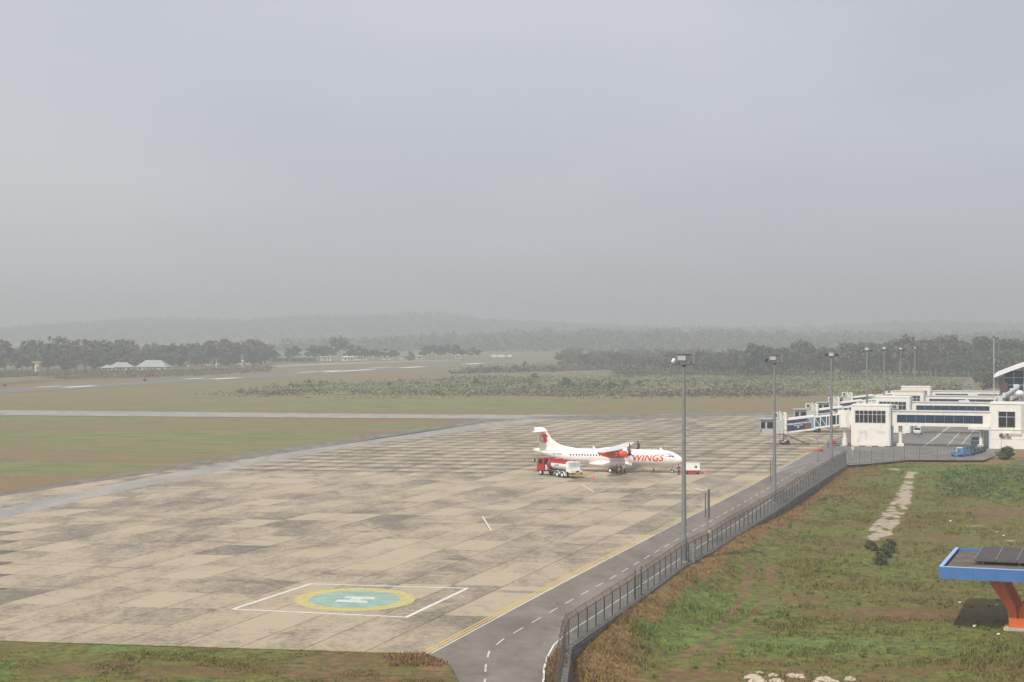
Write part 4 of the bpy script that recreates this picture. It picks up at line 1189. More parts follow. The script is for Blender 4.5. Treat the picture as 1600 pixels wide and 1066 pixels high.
# lamp posts with one arm over the road
for k, (px, pb, pt, lab) in enumerate([(1106, 846, 765, 'road lamp post with one flat head, nearest beside the fence'), (1207, 778, 717, 'road lamp post with one flat head close left of the second mast'), (1278, 722, 686, 'road lamp post with one flat head by the foot of the boarding bridge')]):
    p = G(px, pb); hgt = H - (pt - YH) * p.y / F
    t = thing('lamp_post', lab, 'lamp post', p, RZ, 'lamp posts along the service road')
    MB().cyl((0, 0, 0), (0, 0, hgt - .1), .075, .06, 8).cyl((0, 0, 0), (0, 0, .9), .12, .12, 8).build('pole', MT['galvanised'], t)
    b = MB().bar((-.05, 0, hgt - .12), (-.55, -.05, hgt - .06), .06, .06); b.build('arm', MT['grey_paint'], t)
    b = MB().box((-.95, -.08, hgt - .04), (1.15, .42, .12), 0, 0, Matrix.Rotation(R(12), 3, 'Y')).box((-.97, -.08, hgt - .125), (1.05, .40, .06), 0, 1, Matrix.Rotation(R(12), 3, 'Y'))
    b.build('lamp_head', [MT['light_grey'], MT['dark_steel']], t)
    if k < 2:
        MB().bx(.06, .22, -.1, .1, hgt - 3.4, hgt + .05).bx(-.34, -.22, -.06, .06, hgt - 3.3, hgt - .35).build('loudspeaker', MT['dark_steel'], t)
        MB().bx(.02, .45, -.2, -.1, .9, 1.35).build('meter_box', MT['kerb_cream'], t)

# ------------------------------------------------------------------ gate buildings, corridors, boarding bridges
GP = [G(1330, 697), G(1368, 677), G(1394, 663), G(1408, 652)]
ORD = ['nearest', 'second', 'third', 'farthest']
def window_bank(parent, x0, x1, z0, z1, cols, split, y=-.02, glass='glass_dark', axis='x', name='window'):
    """A recessed window: frame, mullions and one pane per light, on a wall that faces -y."""
    fr = MB(); rows = [z0] + split + [z1]; cw = (x1 - x0) / cols; t_ = .05
    for k in range(cols + 1): fr.bx(x0 + k * cw - t_, x0 + k * cw + t_, y - .05, y + .10, z0 - t_, z1 + t_)
    for z in rows: fr.bx(x0 - t_, x1 + t_, y - .045, y + .095, z - t_, z + t_)
    f = fr.build(name, MT['light_grey'], parent)
    for k in range(cols):
        for a, b in zip(rows[:-1], rows[1:]):
            pm = MB().bx(x0 + k * cw + t_, x0 + (k + 1) * cw - t_, y + .02, y + .05, a + t_, b - t_)
            pm.build('pane', MT[glass], f)
    return f
gate_things = []
for i_, P in enumerate(GP):
    t = thing('gate_building', '%s white box shaped gate building with %s' % (ORD[i_], ['a band of dark windows', 'low dark windows above the nearest corridor', 'a cream roof edge, half hidden', 'only its white top showing'][i_]), 'gate building', P, RZ, 'gate buildings on the apron')
    w = MB()
    w.bx(0, 8.0, .22, 7.8, 0, 8.7)
    w.bx(0, 8.0, 0, .22, 0, 4.95).bx(0, 8.0, 0, .22, 7.75, 8.7).bx(0, .75, 0, .22, 4.95, 7.75).bx(7.35, 8.0, 0, .22, 4.95, 7.75)
    w.build('wall', MT['white_wall'], t)
    MB().bx(8.003, 8.35, .0, 7.6, 0, 8.55).build('side_panel', MT['turquoise_wall'], t)
    MB().bx(-.12, 8.12, -.10, 7.9, 8.70, 8.86).build('parapet', MT['white_wall'] if i_ != 2 else MT['kerb_cream'], t)
    window_bank(t, .82, 7.28, 5.02, 7.68, 7, [6.85], .08)
    for x in (2.6, 6.2):
        MB().bx(x - .55, x + .55, -.03, 0, .05, 2.15).build('door', MT['white_wall'], t)
        lv = MB()
        for q in range(5): lv.bx(x - .95, x + .95, -.02, 0, 2.75 + q * .14, 2.80 + q * .14)
        lv.build('vent', MT['light_grey'], t)
    if i_ == 0:
        MB().bx(8.36, 9.6, 2.5, 4.2, 8.0, 8.9).bx(8.5, 9.4, 2.48, 2.5, 8.1, 8.8, 1).build('roof_unit', [MT['light_grey'], MT['dark_steel']], t)
    gate_things.append(t)
    # striped kerb round its foot
    kb = link('kerb', None, None, P, RZ); kb['kind'] = 'structure'
    for q in range(9):
        MB().bx(-3.6 + q * 1.35, -2.25 + q * 1.35 - .02, -.75, -.45, 0, .17).build('kerb_block', MT['kerb_cream' if q % 2 else 'black'], kb)
    # corridor to the terminal
    c = thing('boarding_corridor', '%s raised white corridor with %s' % (ORD[i_], ['one long blue window band', 'a dark blue window band and a roof unit', 'a blue window band in two halves', 'low blue windows, behind the others'][i_]), 'corridor', P, RZ, 'raised corridors to the terminal')
    y0, y1, x0, x1 = 1.2, 4.4, 8.36, 29.0
    b = MB().bx(x0, x1, y0 + .2, y1, 4.45, 7.55).bx(x0, x1, y0, y0 + .2, 4.45, 5.1).bx(x0, x1, y0, y0 + .2, 6.85, 7.55).bx(x0, x0 + 1.2, y0, y0 + .2, 5.1, 6.85).bx(x1 - 1.6, x1, y0, y0 + .2, 5.1, 6.85)
    if i_ >= 2: b.bx(18.9, 19.5, y0, y0 + .2, 5.1, 6.85)
    b.build('shell', MT['white_wall'], c)
    MB().bx(x0 - .05, x1 - .02, y0 - .18, y1 + .18, 7.55, 7.75).build('roof', MT['light_grey'], c)
    gl = [(x0 + 1.2, 18.9), (19.5, x1 - 1.6)] if i_ >= 2 else [(x0 + 1.2, x1 - 1.6)]
    for a, b_ in gl:
        f = MB()
        nn = int((b_ - a) / 1.9)
        f.bx(a, b_, y0 + .13, y0 + .18, 5.1, 5.16).bx(a, b_, y0 + .13, y0 + .18, 6.79, 6.85)
        fo = f.build('window', MT['grey_paint'], c)
        for q in range(nn):
            pa, pb = a + (b_ - a) * q / nn, a + (b_ - a) * (q + 1) / nn
            MB().bx(pa + .02, pb - .02, y0 + .12 + .012 * math.sin(q * 2.3), y0 + .17, 5.16, 6.79).build('pane', MT['glass_blue'], fo)
    if i_ in (1, 2): MB().bx(19.5, 22, 2.0, 3.4, 7.75, 8.15).build('roof_unit', MT['light_grey'], c)
    rl = MB()
    for q in range(11): rl.cyl((x0 + .4 + q * 1.95, y0, 7.75), (x0 + .4 + q * 1.95, y0, 8.0), .03, n=4)
    rl.build('stub', MT['light_grey'], c)
    for x in (10.2, 27.0):
        co = MB().cyl((x, 2.8, .6), (x, 2.8, 4.45), .42, .42, 14).bx(x - .75, x + .75, 2.05, 3.55, 0, .6)
        co.build('column', MT['white_wall'], c, smooth=True)
    MB().bx(24.4, 28.9, .8, 4.8, 3.95, 4.4).build('canopy_slab', MT['white_wall'], c) if i_ == 0 else None

brz = RZ + R(13)
def make_bridge(label, P):
    o = P + W * (-1.7) + U * 3.2
    t = thing('boarding_bridge', label, 'boarding bridge', o, brz, 'boarding bridges')
    MB().cyl((0, 0, 3.9), (0, 0, 7.5), 1.55, 1.55, 14).build('rotunda', MT['white_wall'], t, smooth=True)
    MB().bx(.3, 1.9, -1.25, 1.25, 4.3, 7.2).build('link_passage', MT['white_wall'], t)
    MB().cyl((0, 0, 1.5), (0, 0, 4.0), .38, .55, 10).cyl((0, 0, 0), (0, 0, 1.5), .62, .55, 10).build('rotunda_column', MT['white_wall'], t, smooth=True)
    L, s0, s1 = 13.0, 4.25, 2.75
    def zb(x): return s0 + (s1 - s0) * (-x - 1.3) / (L - 1.3)
    def seg(x0, x1, hw, lo, hi, mi=0, b=None):
        b = b or MB()
        return b.loft([[(x, -hw, zb(x) + lo), (x, hw, zb(x) + lo), (x, hw, zb(x) + hi), (x, -hw, zb(x) + hi)] for x in (x0, x1)], mi)
    # inner tunnel (glazed) and outer tunnel (banner)
    b = seg(-7.0, -1.2, 1.15, 0, .35); seg(-7.0, -1.2, 1.15, 2.35, 2.62, 0, b); seg(-7.0, -1.2, .95, .35, 2.35, 1, b)
    b.build('inner_tunnel', [MT['white_wall'], MT['glass_teal']], t)
    fr = MB()
    for x in (-1.3, -2.0, -3.5, -4.1, -5.4, -6.6):
        fr.bar((x, -1.1, zb(x) + .3), (x, -1.1, zb(x) + 2.4), .16, .16)
    for xa, xb in ((-4.1, -5.4), (-5.4, -6.6)): fr.bar((xa, -1.1, zb(xa) + .35), (xb, -1.1, zb(xb) + 2.35), .10, .10)
    fr.build('tunnel_frame', MT['white_wall'], t)
    for xa, xb in ((-2.1, -3.4),):
        seg(xb, xa, 1.12, .45, 2.2).build('window', MT['glass_dark'], t)
    b = seg(-L, -6.7, 1.42, -.25, 0.12); seg(-L, -6.7, 1.42, 2.55, 2.95, 0, b); seg(-L, -6.7, 1.3, .1, 2.6, 0, b)
    b.build('outer_tunnel', MT['white_wall'], t)
    bn = seg(-L + .5, -6.9, 1.38, .16, 2.5).build('banner', MT['banner_navy'], t)
    seg(-8.2, -6.88, 1.385, .16, 2.5).build('banner_end', MT['banner_blue'], bn)
    # lettering and the figure printed on the banner
    slope = (s1 - s0) / (L - 1.3)
    for body, sz, x, z in (('PERBANKAN SYARIAH', .50, -10.0, 1.62), ('Untuk Indonesia Maju', .22, -10.2, 1.22), ('BSI', .36, -10.2, .78)):
        v, f = text_geo(body, sz, 0, .012)
        MB().add([(x + a, -1.40, zb(x + a) + z + b_) for a, b_ in v], f).build('lettering', MT['letter_white'], bn)
    fg = MB()
    fg.poly([(-8.9, -1.40, zb(-8.9) + .2), (-7.5, -1.40, zb(-7.5) + .2), (-7.35, -1.40, zb(-7.4) + 1.2), (-7.7, -1.40, zb(-7.7) + 1.75), (-8.3, -1.40, zb(-8.3) + 1.75), (-8.75, -1.40, zb(-8.7) + 1.0)])
    fg.poly([(-8.2 + .27 * math.cos(a), -1.402, zb(-8.0) + 1.98 + .32 * math.sin(a)) for a in [k * .5236 for k in range(12)]])
    fg.build('printed_figure', MT['brown_coat'], bn)
    # lift columns, bogie
    b = MB()
    for y in (-1.75, 1.75): b.bx(-L - .25, -L + .25, y - .22, y + .22, .9, 7.0)
    b.bx(-L - .25, -L + .25, -1.9, 1.9, 6.6, 6.95).build('lift_column', MT['white_wall'], t)
    b = MB().bx(-L - .9, -L + .9, -1.7, 1.7, .55, .95).bx(-L - .35, -L + .35, -1.0, 1.0, .95, 1.5).build('bogie', MT['grey_paint'], t)
    for y in (-1.5, -.7, .7, 1.5): MB().cyl((-L + (.5 if abs(y) > 1 else -.5), y - .22, .5), (-L + (.5 if abs(y) > 1 else -.5), y + .22, .5), .5, n=14).build('wheel', MT['rubber'], t)
    # cabin
    zc = s1 - .2; cx = -L - .3
    bl = MB()
    for k in range(7): bl.bx(cx - .35 - .26 * k, cx - .18 - .26 * k, -1.75 + .04 * (k % 2), 1.75 - .04 * (k % 2), zc - .1, zc + 3.0)
    bl.bx(cx - 2.0, cx, -1.6, 1.6, zc, zc + 2.9)
    bl.build('bellows', MT['light_grey'], t)
    cb = MB().bx(cx - 5.1, cx - 2.0, -1.5, 1.9, zc - .2, zc + .05).bx(cx - 5.3, cx - 1.9, -1.75, 2.0, zc + 3.0, zc + 3.2).bx(cx - 2.25, cx - 2.0, -1.6, 1.9, zc, zc + 3.0).bx(cx - 5.1, cx - 4.95, -1.55, 1.9, zc, zc + 3.0)
    cb.bx(cx - 4.95, cx - 2.25, -1.2, -1.1, zc, zc + 1.0).bx(cx - 4.95, cx - 2.25, -1.2, -1.1, zc + 2.4, zc + 3.0).bx(cx - 4.0, cx - 3.6, -1.2, -1.1, zc + 1.0, zc + 2.4).bx(cx - 4.95, cx - 2.25, 1.7, 1.8, zc, zc + 3.0)
    cab = cb.build('cabin', MT['grey_paint'], t)
    for a in (cx - 4.9, cx - 3.6): MB().bx(a, a + 1.0, -1.17, -1.13, zc + 1.0, zc + 2.4).build('window', MT['glass_dark'], cab)
    MB().bx(cx - 5.1, cx - 5.0, -1.56, -1.5, zc + .3, zc + .9).build('buffer', MT['black'], cab)
    ac = MB().bx(cx - 2.3, cx - 1.2, -.9, .4, zc + 3.35, zc + 4.5).bx(cx - 2.15, cx - 1.35, -.93, -.9, zc + 3.5, zc + 4.35, 1).build('air_conditioner', [MT['white_wall'], MT['brown_coat']], t)
    MB().bx(cx - 1.0, cx - .3, -.9, .5, zc + 2.9, zc + 4.2).build('machinery', MT['light_grey'], t)
    MB().cyl((cx - .6, .9, zc + 2.9), (cx - .6, .9, zc + 4.7), .25, n=8).build('vent_pipe', MT['light_grey'], t)
    MB().bx(-3.2, -2.4, -.5, .4, zb(-2.8) + 2.5, zb(-2.8) + 3.4).build('roof_unit', MT['light_grey'], t)
    # service stairs
    st = MB(); x0, z0, x1, z1 = -L - .4, zc - .1, -L + 5.0, .15
    for y in (-2.95, -2.05): st.bar((x0, y, z0), (x1, y, z1), .06, .26)
    n = 13
    for k in range(n): 
        x = x0 + (x1 - x0) * k / n; z = z0 + (z1 - z0) * k / n
        st.bx(x, x + .36, -2.95, -2.05, z - .08, z - .02)
    st.bx(x0 - 1.2, x0, -2.95, -1.6, z0 - .12, z0)
    sto = st.build('stairs', MT['dark_steel'], t)
    hr = MB()
    for y in (-2.95, -2.05):
        hr.bar((x0, y, z0 + 1.0), (x1, y, z1 + 1.0), .05, .05)
        for k in range(6): hr.bar((x0 + (x1 - x0) * k / 5, y, z0 + (z1 - z0) * k / 5), (x0 + (x1 - x0) * k / 5, y, z0 + (z1 - z0) * k / 5 + 1.0), .04, .04)
    hr.cyl((x0 - 1.0, -2.8, 0), (x0 - 1.0, -2.8, z0), .05, n=5)
    hr.build('handrail', MT['steel'], sto)
    return t
BL = ['nearest boarding bridge with a navy banner, cabin and drive wheels', 'second boarding bridge, behind the nearest one, its wheels on the yellow line', 'third boarding bridge, mostly hidden behind the second', 'farthest boarding bridge with two pale posts above its roof']
br = make_bridge(BL[0], GP[0])
off = br.location - GP[0]
for i_ in (1, 2, 3): another(br, BL[i_], GP[i_] + off)

# ------------------------------------------------------------------ passenger terminal
tm = thing('passenger_terminal', 'white passenger terminal with an arched roof and glass wall at the end of the corridors', 'terminal', GP[0], RZ)
w = MB()
X0 = 29.0
w.bx(X0, 36.4, -.3, 10, 0, 9.4)                       # first bay, windows let in below
w.bx(36.4, 37.3, .5, 10, 0, 9.2).bx(37.3, 60, -.3, 10, 0, 9.2).bx(X0, 60, 10, 130, 0, 9.1)
w.build('wall', MT['white_wall'], tm)
MB().bx(X0 - .34, X0 - .003, -.1, 5.5, 0, 4.4).bx(X0 - .34, X0 - .003, 4.41, 10, 4.4, 9.3).build('side_panel', MT['turquoise_wall'], tm)
MB().bx(X0 - .1, 36.5, -.42, 9.9, 9.4, 9.62).bx(37.2, 60.1, -.42, 9.9, 9.2, 9.42).build('parapet', MT['white_wall'], tm)
MB().bx(X0 + .3, 59.5, 10.2, 129, 9.1, 9.25).build('flat_roof', MT['roof_grey'], tm)
window_bank(tm, 30.6, 34.0, 4.55, 7.9, 2, [6.75], -.36)
window_bank(tm, 38.6, 46.4, 4.55, 7.9, 4, [6.75], -.36)
MB().bx(X0, 36.4, -.42, -.3, 4.0, 4.25).bx(X0, 60, -.36, -.3, 2.1, 2.2).build('band', MT['white_wall'], tm)
pp = MB()
for z in (3.0, 3.3): pp.cyl((30.7, -.5, z), (35.3, -.5, z), .06, n=6)
pp.cyl((35.3, -.5, 3.0), (35.3, -.5, 9.5), .09, n=6).cyl((35.6, -.5, 3.6), (35.6, -.5, 9.3), .07, n=6).cyl((36.7, -.5, 0), (36.7, -.5, 9.3), .08, n=6)
pp.build('drain_pipe', MT['light_grey'], tm)
for x in (31.0, 32.15):
    MB().bx(x, x + .95, -.95, -.42, 2.75, 3.35).bx(x + .08, x + .6, -.97, -.95, 2.82, 3.28, 1).build('air_conditioner', [MT['light_grey'], MT['dark_steel']], tm)
MB().bx(27.6, 29, 1.0, 3.0, .0, 3.6).build('service_cupboard', MT['dark_steel'], tm)
# arched hall on the roof
hx0, hx1, hy0, hy1 = 28.2, 62.0, 60.0, 90.0
def arch(x, lift=0): 
    t_ = (x - hx0) / (hx1 - hx0)
    return 13.2 + 4.8 * math.sin(math.pi * (.02 + .96 * t_)) + lift
xs_ = [hx0 + (hx1 - hx0) * k / 26 for k in range(27)]
rf = MB()
for y0, y1, dz in ((hy0 - 3.2, hy1, 0),):
    ring = lambda y: [(x, y, arch(x)) for x in xs_] + [(x, y, arch(x) + .75) for x in xs_[::-1]]
    rf.loft([ring(y0), ring(y1)])
ar = rf.build('arched_roof', MT['white_paint'], tm)
for k in range(1, 26, 2):
    MB().bar((xs_[k], hy0 - 3.22, arch(xs_[k]) + .02), (xs_[k], hy0 - 3.22, arch(xs_[k]) + .73), .05, .05).build('seam', MT['light_grey'], ar)
MB().bx(30.2, hx1 - 2, hy0 + .2, hy0 + 20, 9.2, 9.9).build('hall_base', MT['light_grey'], tm)
cw = link('curtain_wall', None, tm)
cols = [30.5 + 2.3 * k for k in range(13)]
fm = MB()
for x in cols: fm.bx(x - .06, x + .06, hy0 - .1, hy0 + .06, 9.9, arch(x))
for z in (9.95, 11.7, 13.5, 15.3, 17.1):
    ok = [x for x in cols if arch(x) > z]
    if len(ok) > 1: fm.bx(min(ok), max(ok), hy0 - .09, hy0 + .05, z - .06, z + .06)
fm.build('mullion', MT['light_grey'], cw)
for k in range(12):
    for q, (z0, z1) in enumerate(((9.95, 11.7), (11.7, 13.5), (13.5, 15.3), (15.3, 17.1), (17.1, 21))):
        xa, xb = cols[k] + .06, cols[k + 1] - .06
        za, zb_ = min(z1, arch(xa)), min(z1, arch(xb))
        if za <= z0 + .2: continue
        MB().prism([(xa, z0), (xb, z0), (xb, zb_), (xa, za)], 'y', hy0 - .02 + .01 * ((k + q) % 3), hy0 + .02, 0).build('pane', MT['glass_blue'], cw)
MB().prism([(29.6, 9.2), (30.5, 9.2), (30.5, 14.0), (29.2, 13.3)], 'y', hy0 + .5, hy0 + 3).build('gable_side', MT['roof_grey'], tm)
dk = MB()
for a, b_, r_d in (((30.6, 14, 9.9), (33.0, 30, 10.4), .5), ((31.4, 14, 10.6), (33.6, 32, 11.6), .42), ((33.6, 32, 11.2), (34.0, 42, 12.0), .5), ((32.6, 20, 9.8), (34.4, 40, 10.0), .55)):
    dk.cyl(a, b_, r_d, n=8)
dk.bx(33.0, 34.2, 40, 43, 9.2, 12.4).bx(30.2, 31.2, 12, 15, 9.25, 10.6).bx(31.0, 32.2, 22, 25, 9.25, 11.0).bx(32.4, 33.4, 28, 31, 9.25, 11.8)
dk.build('duct', MT['light_grey'], tm)
MB().cyl((31.2, 40, 9.2), (31.2, 40, 12.8), .55, n=8).build('chimney', MT['rust'], tm)
ds = MB().loft([[(34.6 + r * math.cos(a), 24 - .5 * (1 - (r / .9) ** 2) , 10.9 + r * math.sin(a) * .8) for a in [k * .5236 for k in range(12)]] for r in (.05, .45, .75, .9)]).cyl((34.6, 24.2, 9.2), (34.6, 24, 10.9), .06, n=5)
ds.build('satellite_dish', MT['white_paint'], tm)
MB().cyl((28.9, 30, 9.0), (28.9, 30, 23.2), .085, .06, 6).build('aerial', MT['light_grey'], tm)
# sign post, litter bin, small things beside the terminal
q = G(1564.5, 704)
s_ = thing('sign_post', 'small brown square sign on a thin pole in front of the terminal wall', 'sign', (q.x, q.y, -.05), RZ)
MB().cyl((0, 0, 0), (0, 0, 3.9), .04, n=5).build('pole', MT['dark_steel'], s_); MB().bx(-.4, .4, -.06, -.02, 2.7, 3.5).bx(-.32, .32, -.07, -.06, 2.8, 3.4, 1).build('board', [MT['brown_coat'], MT['rust']], s_)

# ------------------------------------------------------------------ the parked aircraft
main = G(957.5, 737.3)
ATR_RZ = -R(15)
pl = thing('turboprop_airliner', 'white twin propeller airliner with red engines and orange WINGS lettering parked on the apron', 'airliner', main, ATR_RZ)
ST = [(12.66, 2.18, .03, .03), (12.6, 2.18, .22, .19), (12.42, 2.2, .45, .39), (12.0, 2.26, .75, .67), (11.4, 2.37, 1.02, .95), (10.7, 2.49, 1.23, 1.18), (9.9, 2.57, 1.37, 1.34), (9.0, 2.61, 1.41, 1.40), (7.5, 2.62, 1.43, 1.43),
      (3, 2.62, 1.43, 1.43), (-5, 2.62, 1.43, 1.43), (-7.2, 2.69, 1.41, 1.36), (-9.2, 2.90, 1.25, 1.15), (-11.2, 3.20, .95, .85), (-12.8, 3.44, .60, .56), (-13.9, 3.58, .30, .30), (-14.4, 3.64, .12, .14), (-14.5, 3.65, .02, .02)]
def stat(x):
    for a, b in zip(ST[:-1], ST[1:]):
        if b[0] <= x <= a[0]:
            t_ = (a[0] - x) / (a[0] - b[0]); return [a[k] + (b[k] - a[k]) * t_ for k in range(4)]
    return ST[0] if x > ST[0][0] else ST[-1]
def skin(x, z, side, out=.012):
    _, cz, ry, rz_ = stat(x)
    k = max(-.999, min(.999, (z - cz) / rz_))
    return (x, side * (ry * math.sqrt(1 - k * k) + out), z)
fb = MB()
fine = []
for a, b in zip(ST[:-1], ST[1:]):
    n = max(1, int((a[0] - b[0]) / 1.6))
    for k in range(n): fine.append([a[j] + (b[j] - a[j]) * k / n for j in range(4)])
fine.append(ST[-1])
fb.loft([[(x, ry * math.cos(2 * math.pi * k / 28), cz + rz_ * math.sin(2 * math.pi * k / 28)) for k in range(28)] for x, cz, ry, rz_ in fine])
fus = fb.build('fuselage', MT['plane_white'], pl, smooth=True)
def aero(p, chord, thick, dirv=(1, 0, 0)):
    """Section points: leading edge at p, chord backward along -x."""
    prof = [(0, 0), (.06, .55), (.25, 1), (.55, .75), (1, .03), (1, -.03), (.55, -.55), (.25, -.75), (.06, -.45)]
    return [(p[0] - c * chord, p[1], p[2] + h * thick / 2) for c, h in prof]
wg = MB().loft([aero((1.95 - s * 0, y, 4.18), 2.62, .46) for y, s in ((-4.9, 0), (0, 0), (4.9, 0))])
for sgn in (-1, 1): wg.loft([aero((1.95, sgn * 4.9, 4.18), 2.62, .46), aero((1.62, sgn * 9.5, 4.27), 2.05, .34), aero((1.38, sgn * 13.1, 4.34), 1.55, .22), aero((1.2, sgn * 13.5, 4.36), 1.1, .08)])
wing = wg.build('wing', MT['plane_white'], pl, smooth=True)
MB().loft([[(x, ry * math.cos(a), 3.75 + h * math.sin(a)) for a in [k * math.pi / 8 for k in range(9)]] for x, ry, h in ((3.6, .1, .2), (2.6, 1.15, .55), (1.0, 1.3, .66), (-1.2, 1.2, .55), (-3.2, .1, .2))], closed=False, caps=False).build('wing_fairing', MT['plane_white'], pl, smooth=True)
for sgn in (-1, 1):
    fl = MB().bx(-.75, -.62, sgn * 3.0 - .9, sgn * 3.0 + .9, 3.95, 4.05); fl.build('flap', MT['light_grey'], pl)
    ec = MB(); NA = [(3.55, .25), (3.2, .44), (2.4, .62), (1.2, .68), (0, .64), (-1.1, .44), (-1.9, .12)]
    ec.loft([[(x, sgn * 4.05 + r * .82 * math.cos(2 * math.pi * k / 16), 3.42 + .12 * (x < 0) + r * 1.05 * math.sin(2 * math.pi * k / 16)) for k in range(16)] for x, r in NA])
    ec.loft([[(3.56, sgn * 4.05 + .28 * math.cos(2 * math.pi * k / 10), 2.98 + .14 * math.sin(2 * math.pi * k / 10)) for k in range(10)], [(2.6, sgn * 4.05 + .33 * math.cos(2 * math.pi * k / 10), 3.0 + .2 * math.sin(2 * math.pi * k / 10)) for k in range(10)]])
    en = ec.build('engine_nacelle', MT['red_orange'], pl, smooth=True)
    MB().cyl((3.56, sgn * 4.05, 2.98), (3.58, sgn * 4.05, 2.98), .18, n=10).build('intake', MT['black'], en)
    for s2 in (-1, 1):
        lg = MB(); y_ = sgn * 4.05 + s2 * .52
        lg.poly([(1.55 + .30 * math.cos(a), y_, 3.46 + .34 * math.sin(a)) for a in [k * .5236 for k in range(12)]])
        for k in range(5):
            a = R(120 + 30 * k); lg.poly([(1.5 + .32 * math.cos(a), y_, 3.46 + .36 * math.sin(a)), (1.5 + .32 * math.cos(a + .3), y_, 3.46 + .36 * math.sin(a + .3)), (1.5 + .62 * math.cos(a + .05), y_, 3.46 + .6 * math.sin(a + .05))])
        lg.build('engine_emblem', MT['letter_white'], en)
    pr = link('propeller', None, pl)
    MB().loft([[(x, sgn * 4.05 + r * math.cos(2 * math.pi * k / 12), 3.42 + r * math.sin(2 * math.pi * k / 12)) for k in range(12)] for x, r in ((3.5, .27), (3.85, .27), (4.1, .18), (4.25, .04))]).build('spinner', MT['black'], pr, smooth=True)
    for k in range(6):
        a = 2 * math.pi * k / 6 + .16 * sgn; M = Matrix.Rotation(a, 3, 'X'); bl = MB(); rr = []
        for r, ch, th, tw, sw in ((.2, .20, .14, 75, 0), (.7, .40, .09, 60, .02), (1.3, .50, .06, 50, .05), (1.75, .40, .04, 44, .0), (1.97, .16, .03, 40, -.12)):
            q = []
            for c, h in ((-.5, 0), (-.1, .5), (.5, 0), (-.1, -.5)):
                cx_, hy_ = c * ch + sw, h * th; t_ = R(tw)
                q.append(Vector((3.75 + hy_ * math.cos(t_) + cx_ * math.cos(t_) * .5, sgn * 4.05, 3.42)) + M @ Vector((0, cx_ * math.sin(t_) + 0, r)))
            rr.append(q)
        bl.loft(rr); bl.build('blade', MT['black'], pr)
    # main gear pod and wheels
    MB().loft([[(x, sgn * (1.15 + off_) + ry * math.cos(2 * math.pi * k / 14), 1.45 + rz_ * math.sin(2 * math.pi * k / 14)) for k in range(14)] for x, ry, rz_, off_ in ((3.7, .05, .08, 0), (2.9, .45, .42, .05), (1.2, .72, .55, .12), (-1.2, .72, .55, .12), (-2.8, .5, .42, .05), (-4.0, .05, .08, 0))]).build('gear_fairing', MT['plane_white'], pl, smooth=True)
    MB().bar((0, sgn * 1.6, 1.3), (0, sgn * 2.0, .43), .16, .16).build('gear_leg', MT['grey_paint'], pl)
    for dx in (-.22, .22):
        y_ = sgn * (2.05 + dx)
        wh = MB().cyl((0, y_ - .13, .43), (0, y_ + .13, .43), .43, n=18).build('wheel', MT['rubber'], pl)
        MB().cyl((0, y_ - .145, .43), (0, y_ + .145, .43), .23, n=12).build('rim', MT['white_paint'], wh)
MB().bar((10.6, 0, 1.4), (10.6, 0, .3), .14, .14).build('gear_leg', MT['grey_paint'], pl)
for y_ in (-.2, .2):
    wh = MB().cyl((10.6, y_ - .09, .26), (10.6, y_ + .09, .26), .26, n=14).build('wheel', MT['rubber'], pl)
    MB().cyl((10.6, y_ - .1, .26), (10.6, y_ + .1, .26), .13, n=10).build('rim', MT['white_paint'], wh)
fn = MB()
FIN = [(3.75, -5.2, -13.15, .10), (3.98, -6.0, -13.2, .14), (4.12, -7.2, -13.25, .20), (4.35, -8.5, -13.3, .24), (4.75, -9.8, -13.42, .30), (5.6, -11.05, -13.7, .30), (6.8, -11.85, -14.05, .26), (7.3, -12.1, -14.2, .22), (7.55, -12.5, -14.28, .16), (7.65, -13.0, -14.3, .06)]
def fin_sec(z, le, te, th):
    c = le - te; prof = [(0, 0), (.1, .6), (.3, 1), (.75, .86), (1, .06)]
    return [(le - a * c, h * th / 2, z) for a, h in prof] + [(le - a * c, -h * th / 2, z) for a, h in prof[::-1][:-1]]
fn.loft([fin_sec(*s) for s in FIN]); fin = fn.build('tail_fin', MT['plane_white'], pl, smooth=True)
tp = MB()
for sgn in (-1, 1): tp.loft([aero((-12.1, 0, 6.95), 2.0, .24), aero((-12.75, sgn * 3.4, 7.0), 1.25, .14), aero((-13.0, sgn * 3.65, 7.0), .9, .05)])
tp.loft([[(x, r * math.cos(2 * math.pi * k / 10), 6.97 + r * math.sin(2 * math.pi * k / 10)) for k in range(10)] for x, r in ((-11.75, .02), (-12.1, .16), (-13.4, .18), (-14.6, .03))])
tp.build('tailplane', MT['plane_white'], pl, smooth=True)
def fin_y(x, z, side):
    for a, b in zip(FIN[:-1], FIN[1:]):
        if a[0] <= z <= b[0]:
            t_ = (z - a[0]) / (b[0] - a[0]); le, te, th = [a[k] + (b[k] - a[k]) * t_ for k in (1, 2, 3)]
            return side * (th / 2 + .012)
    return side * .17
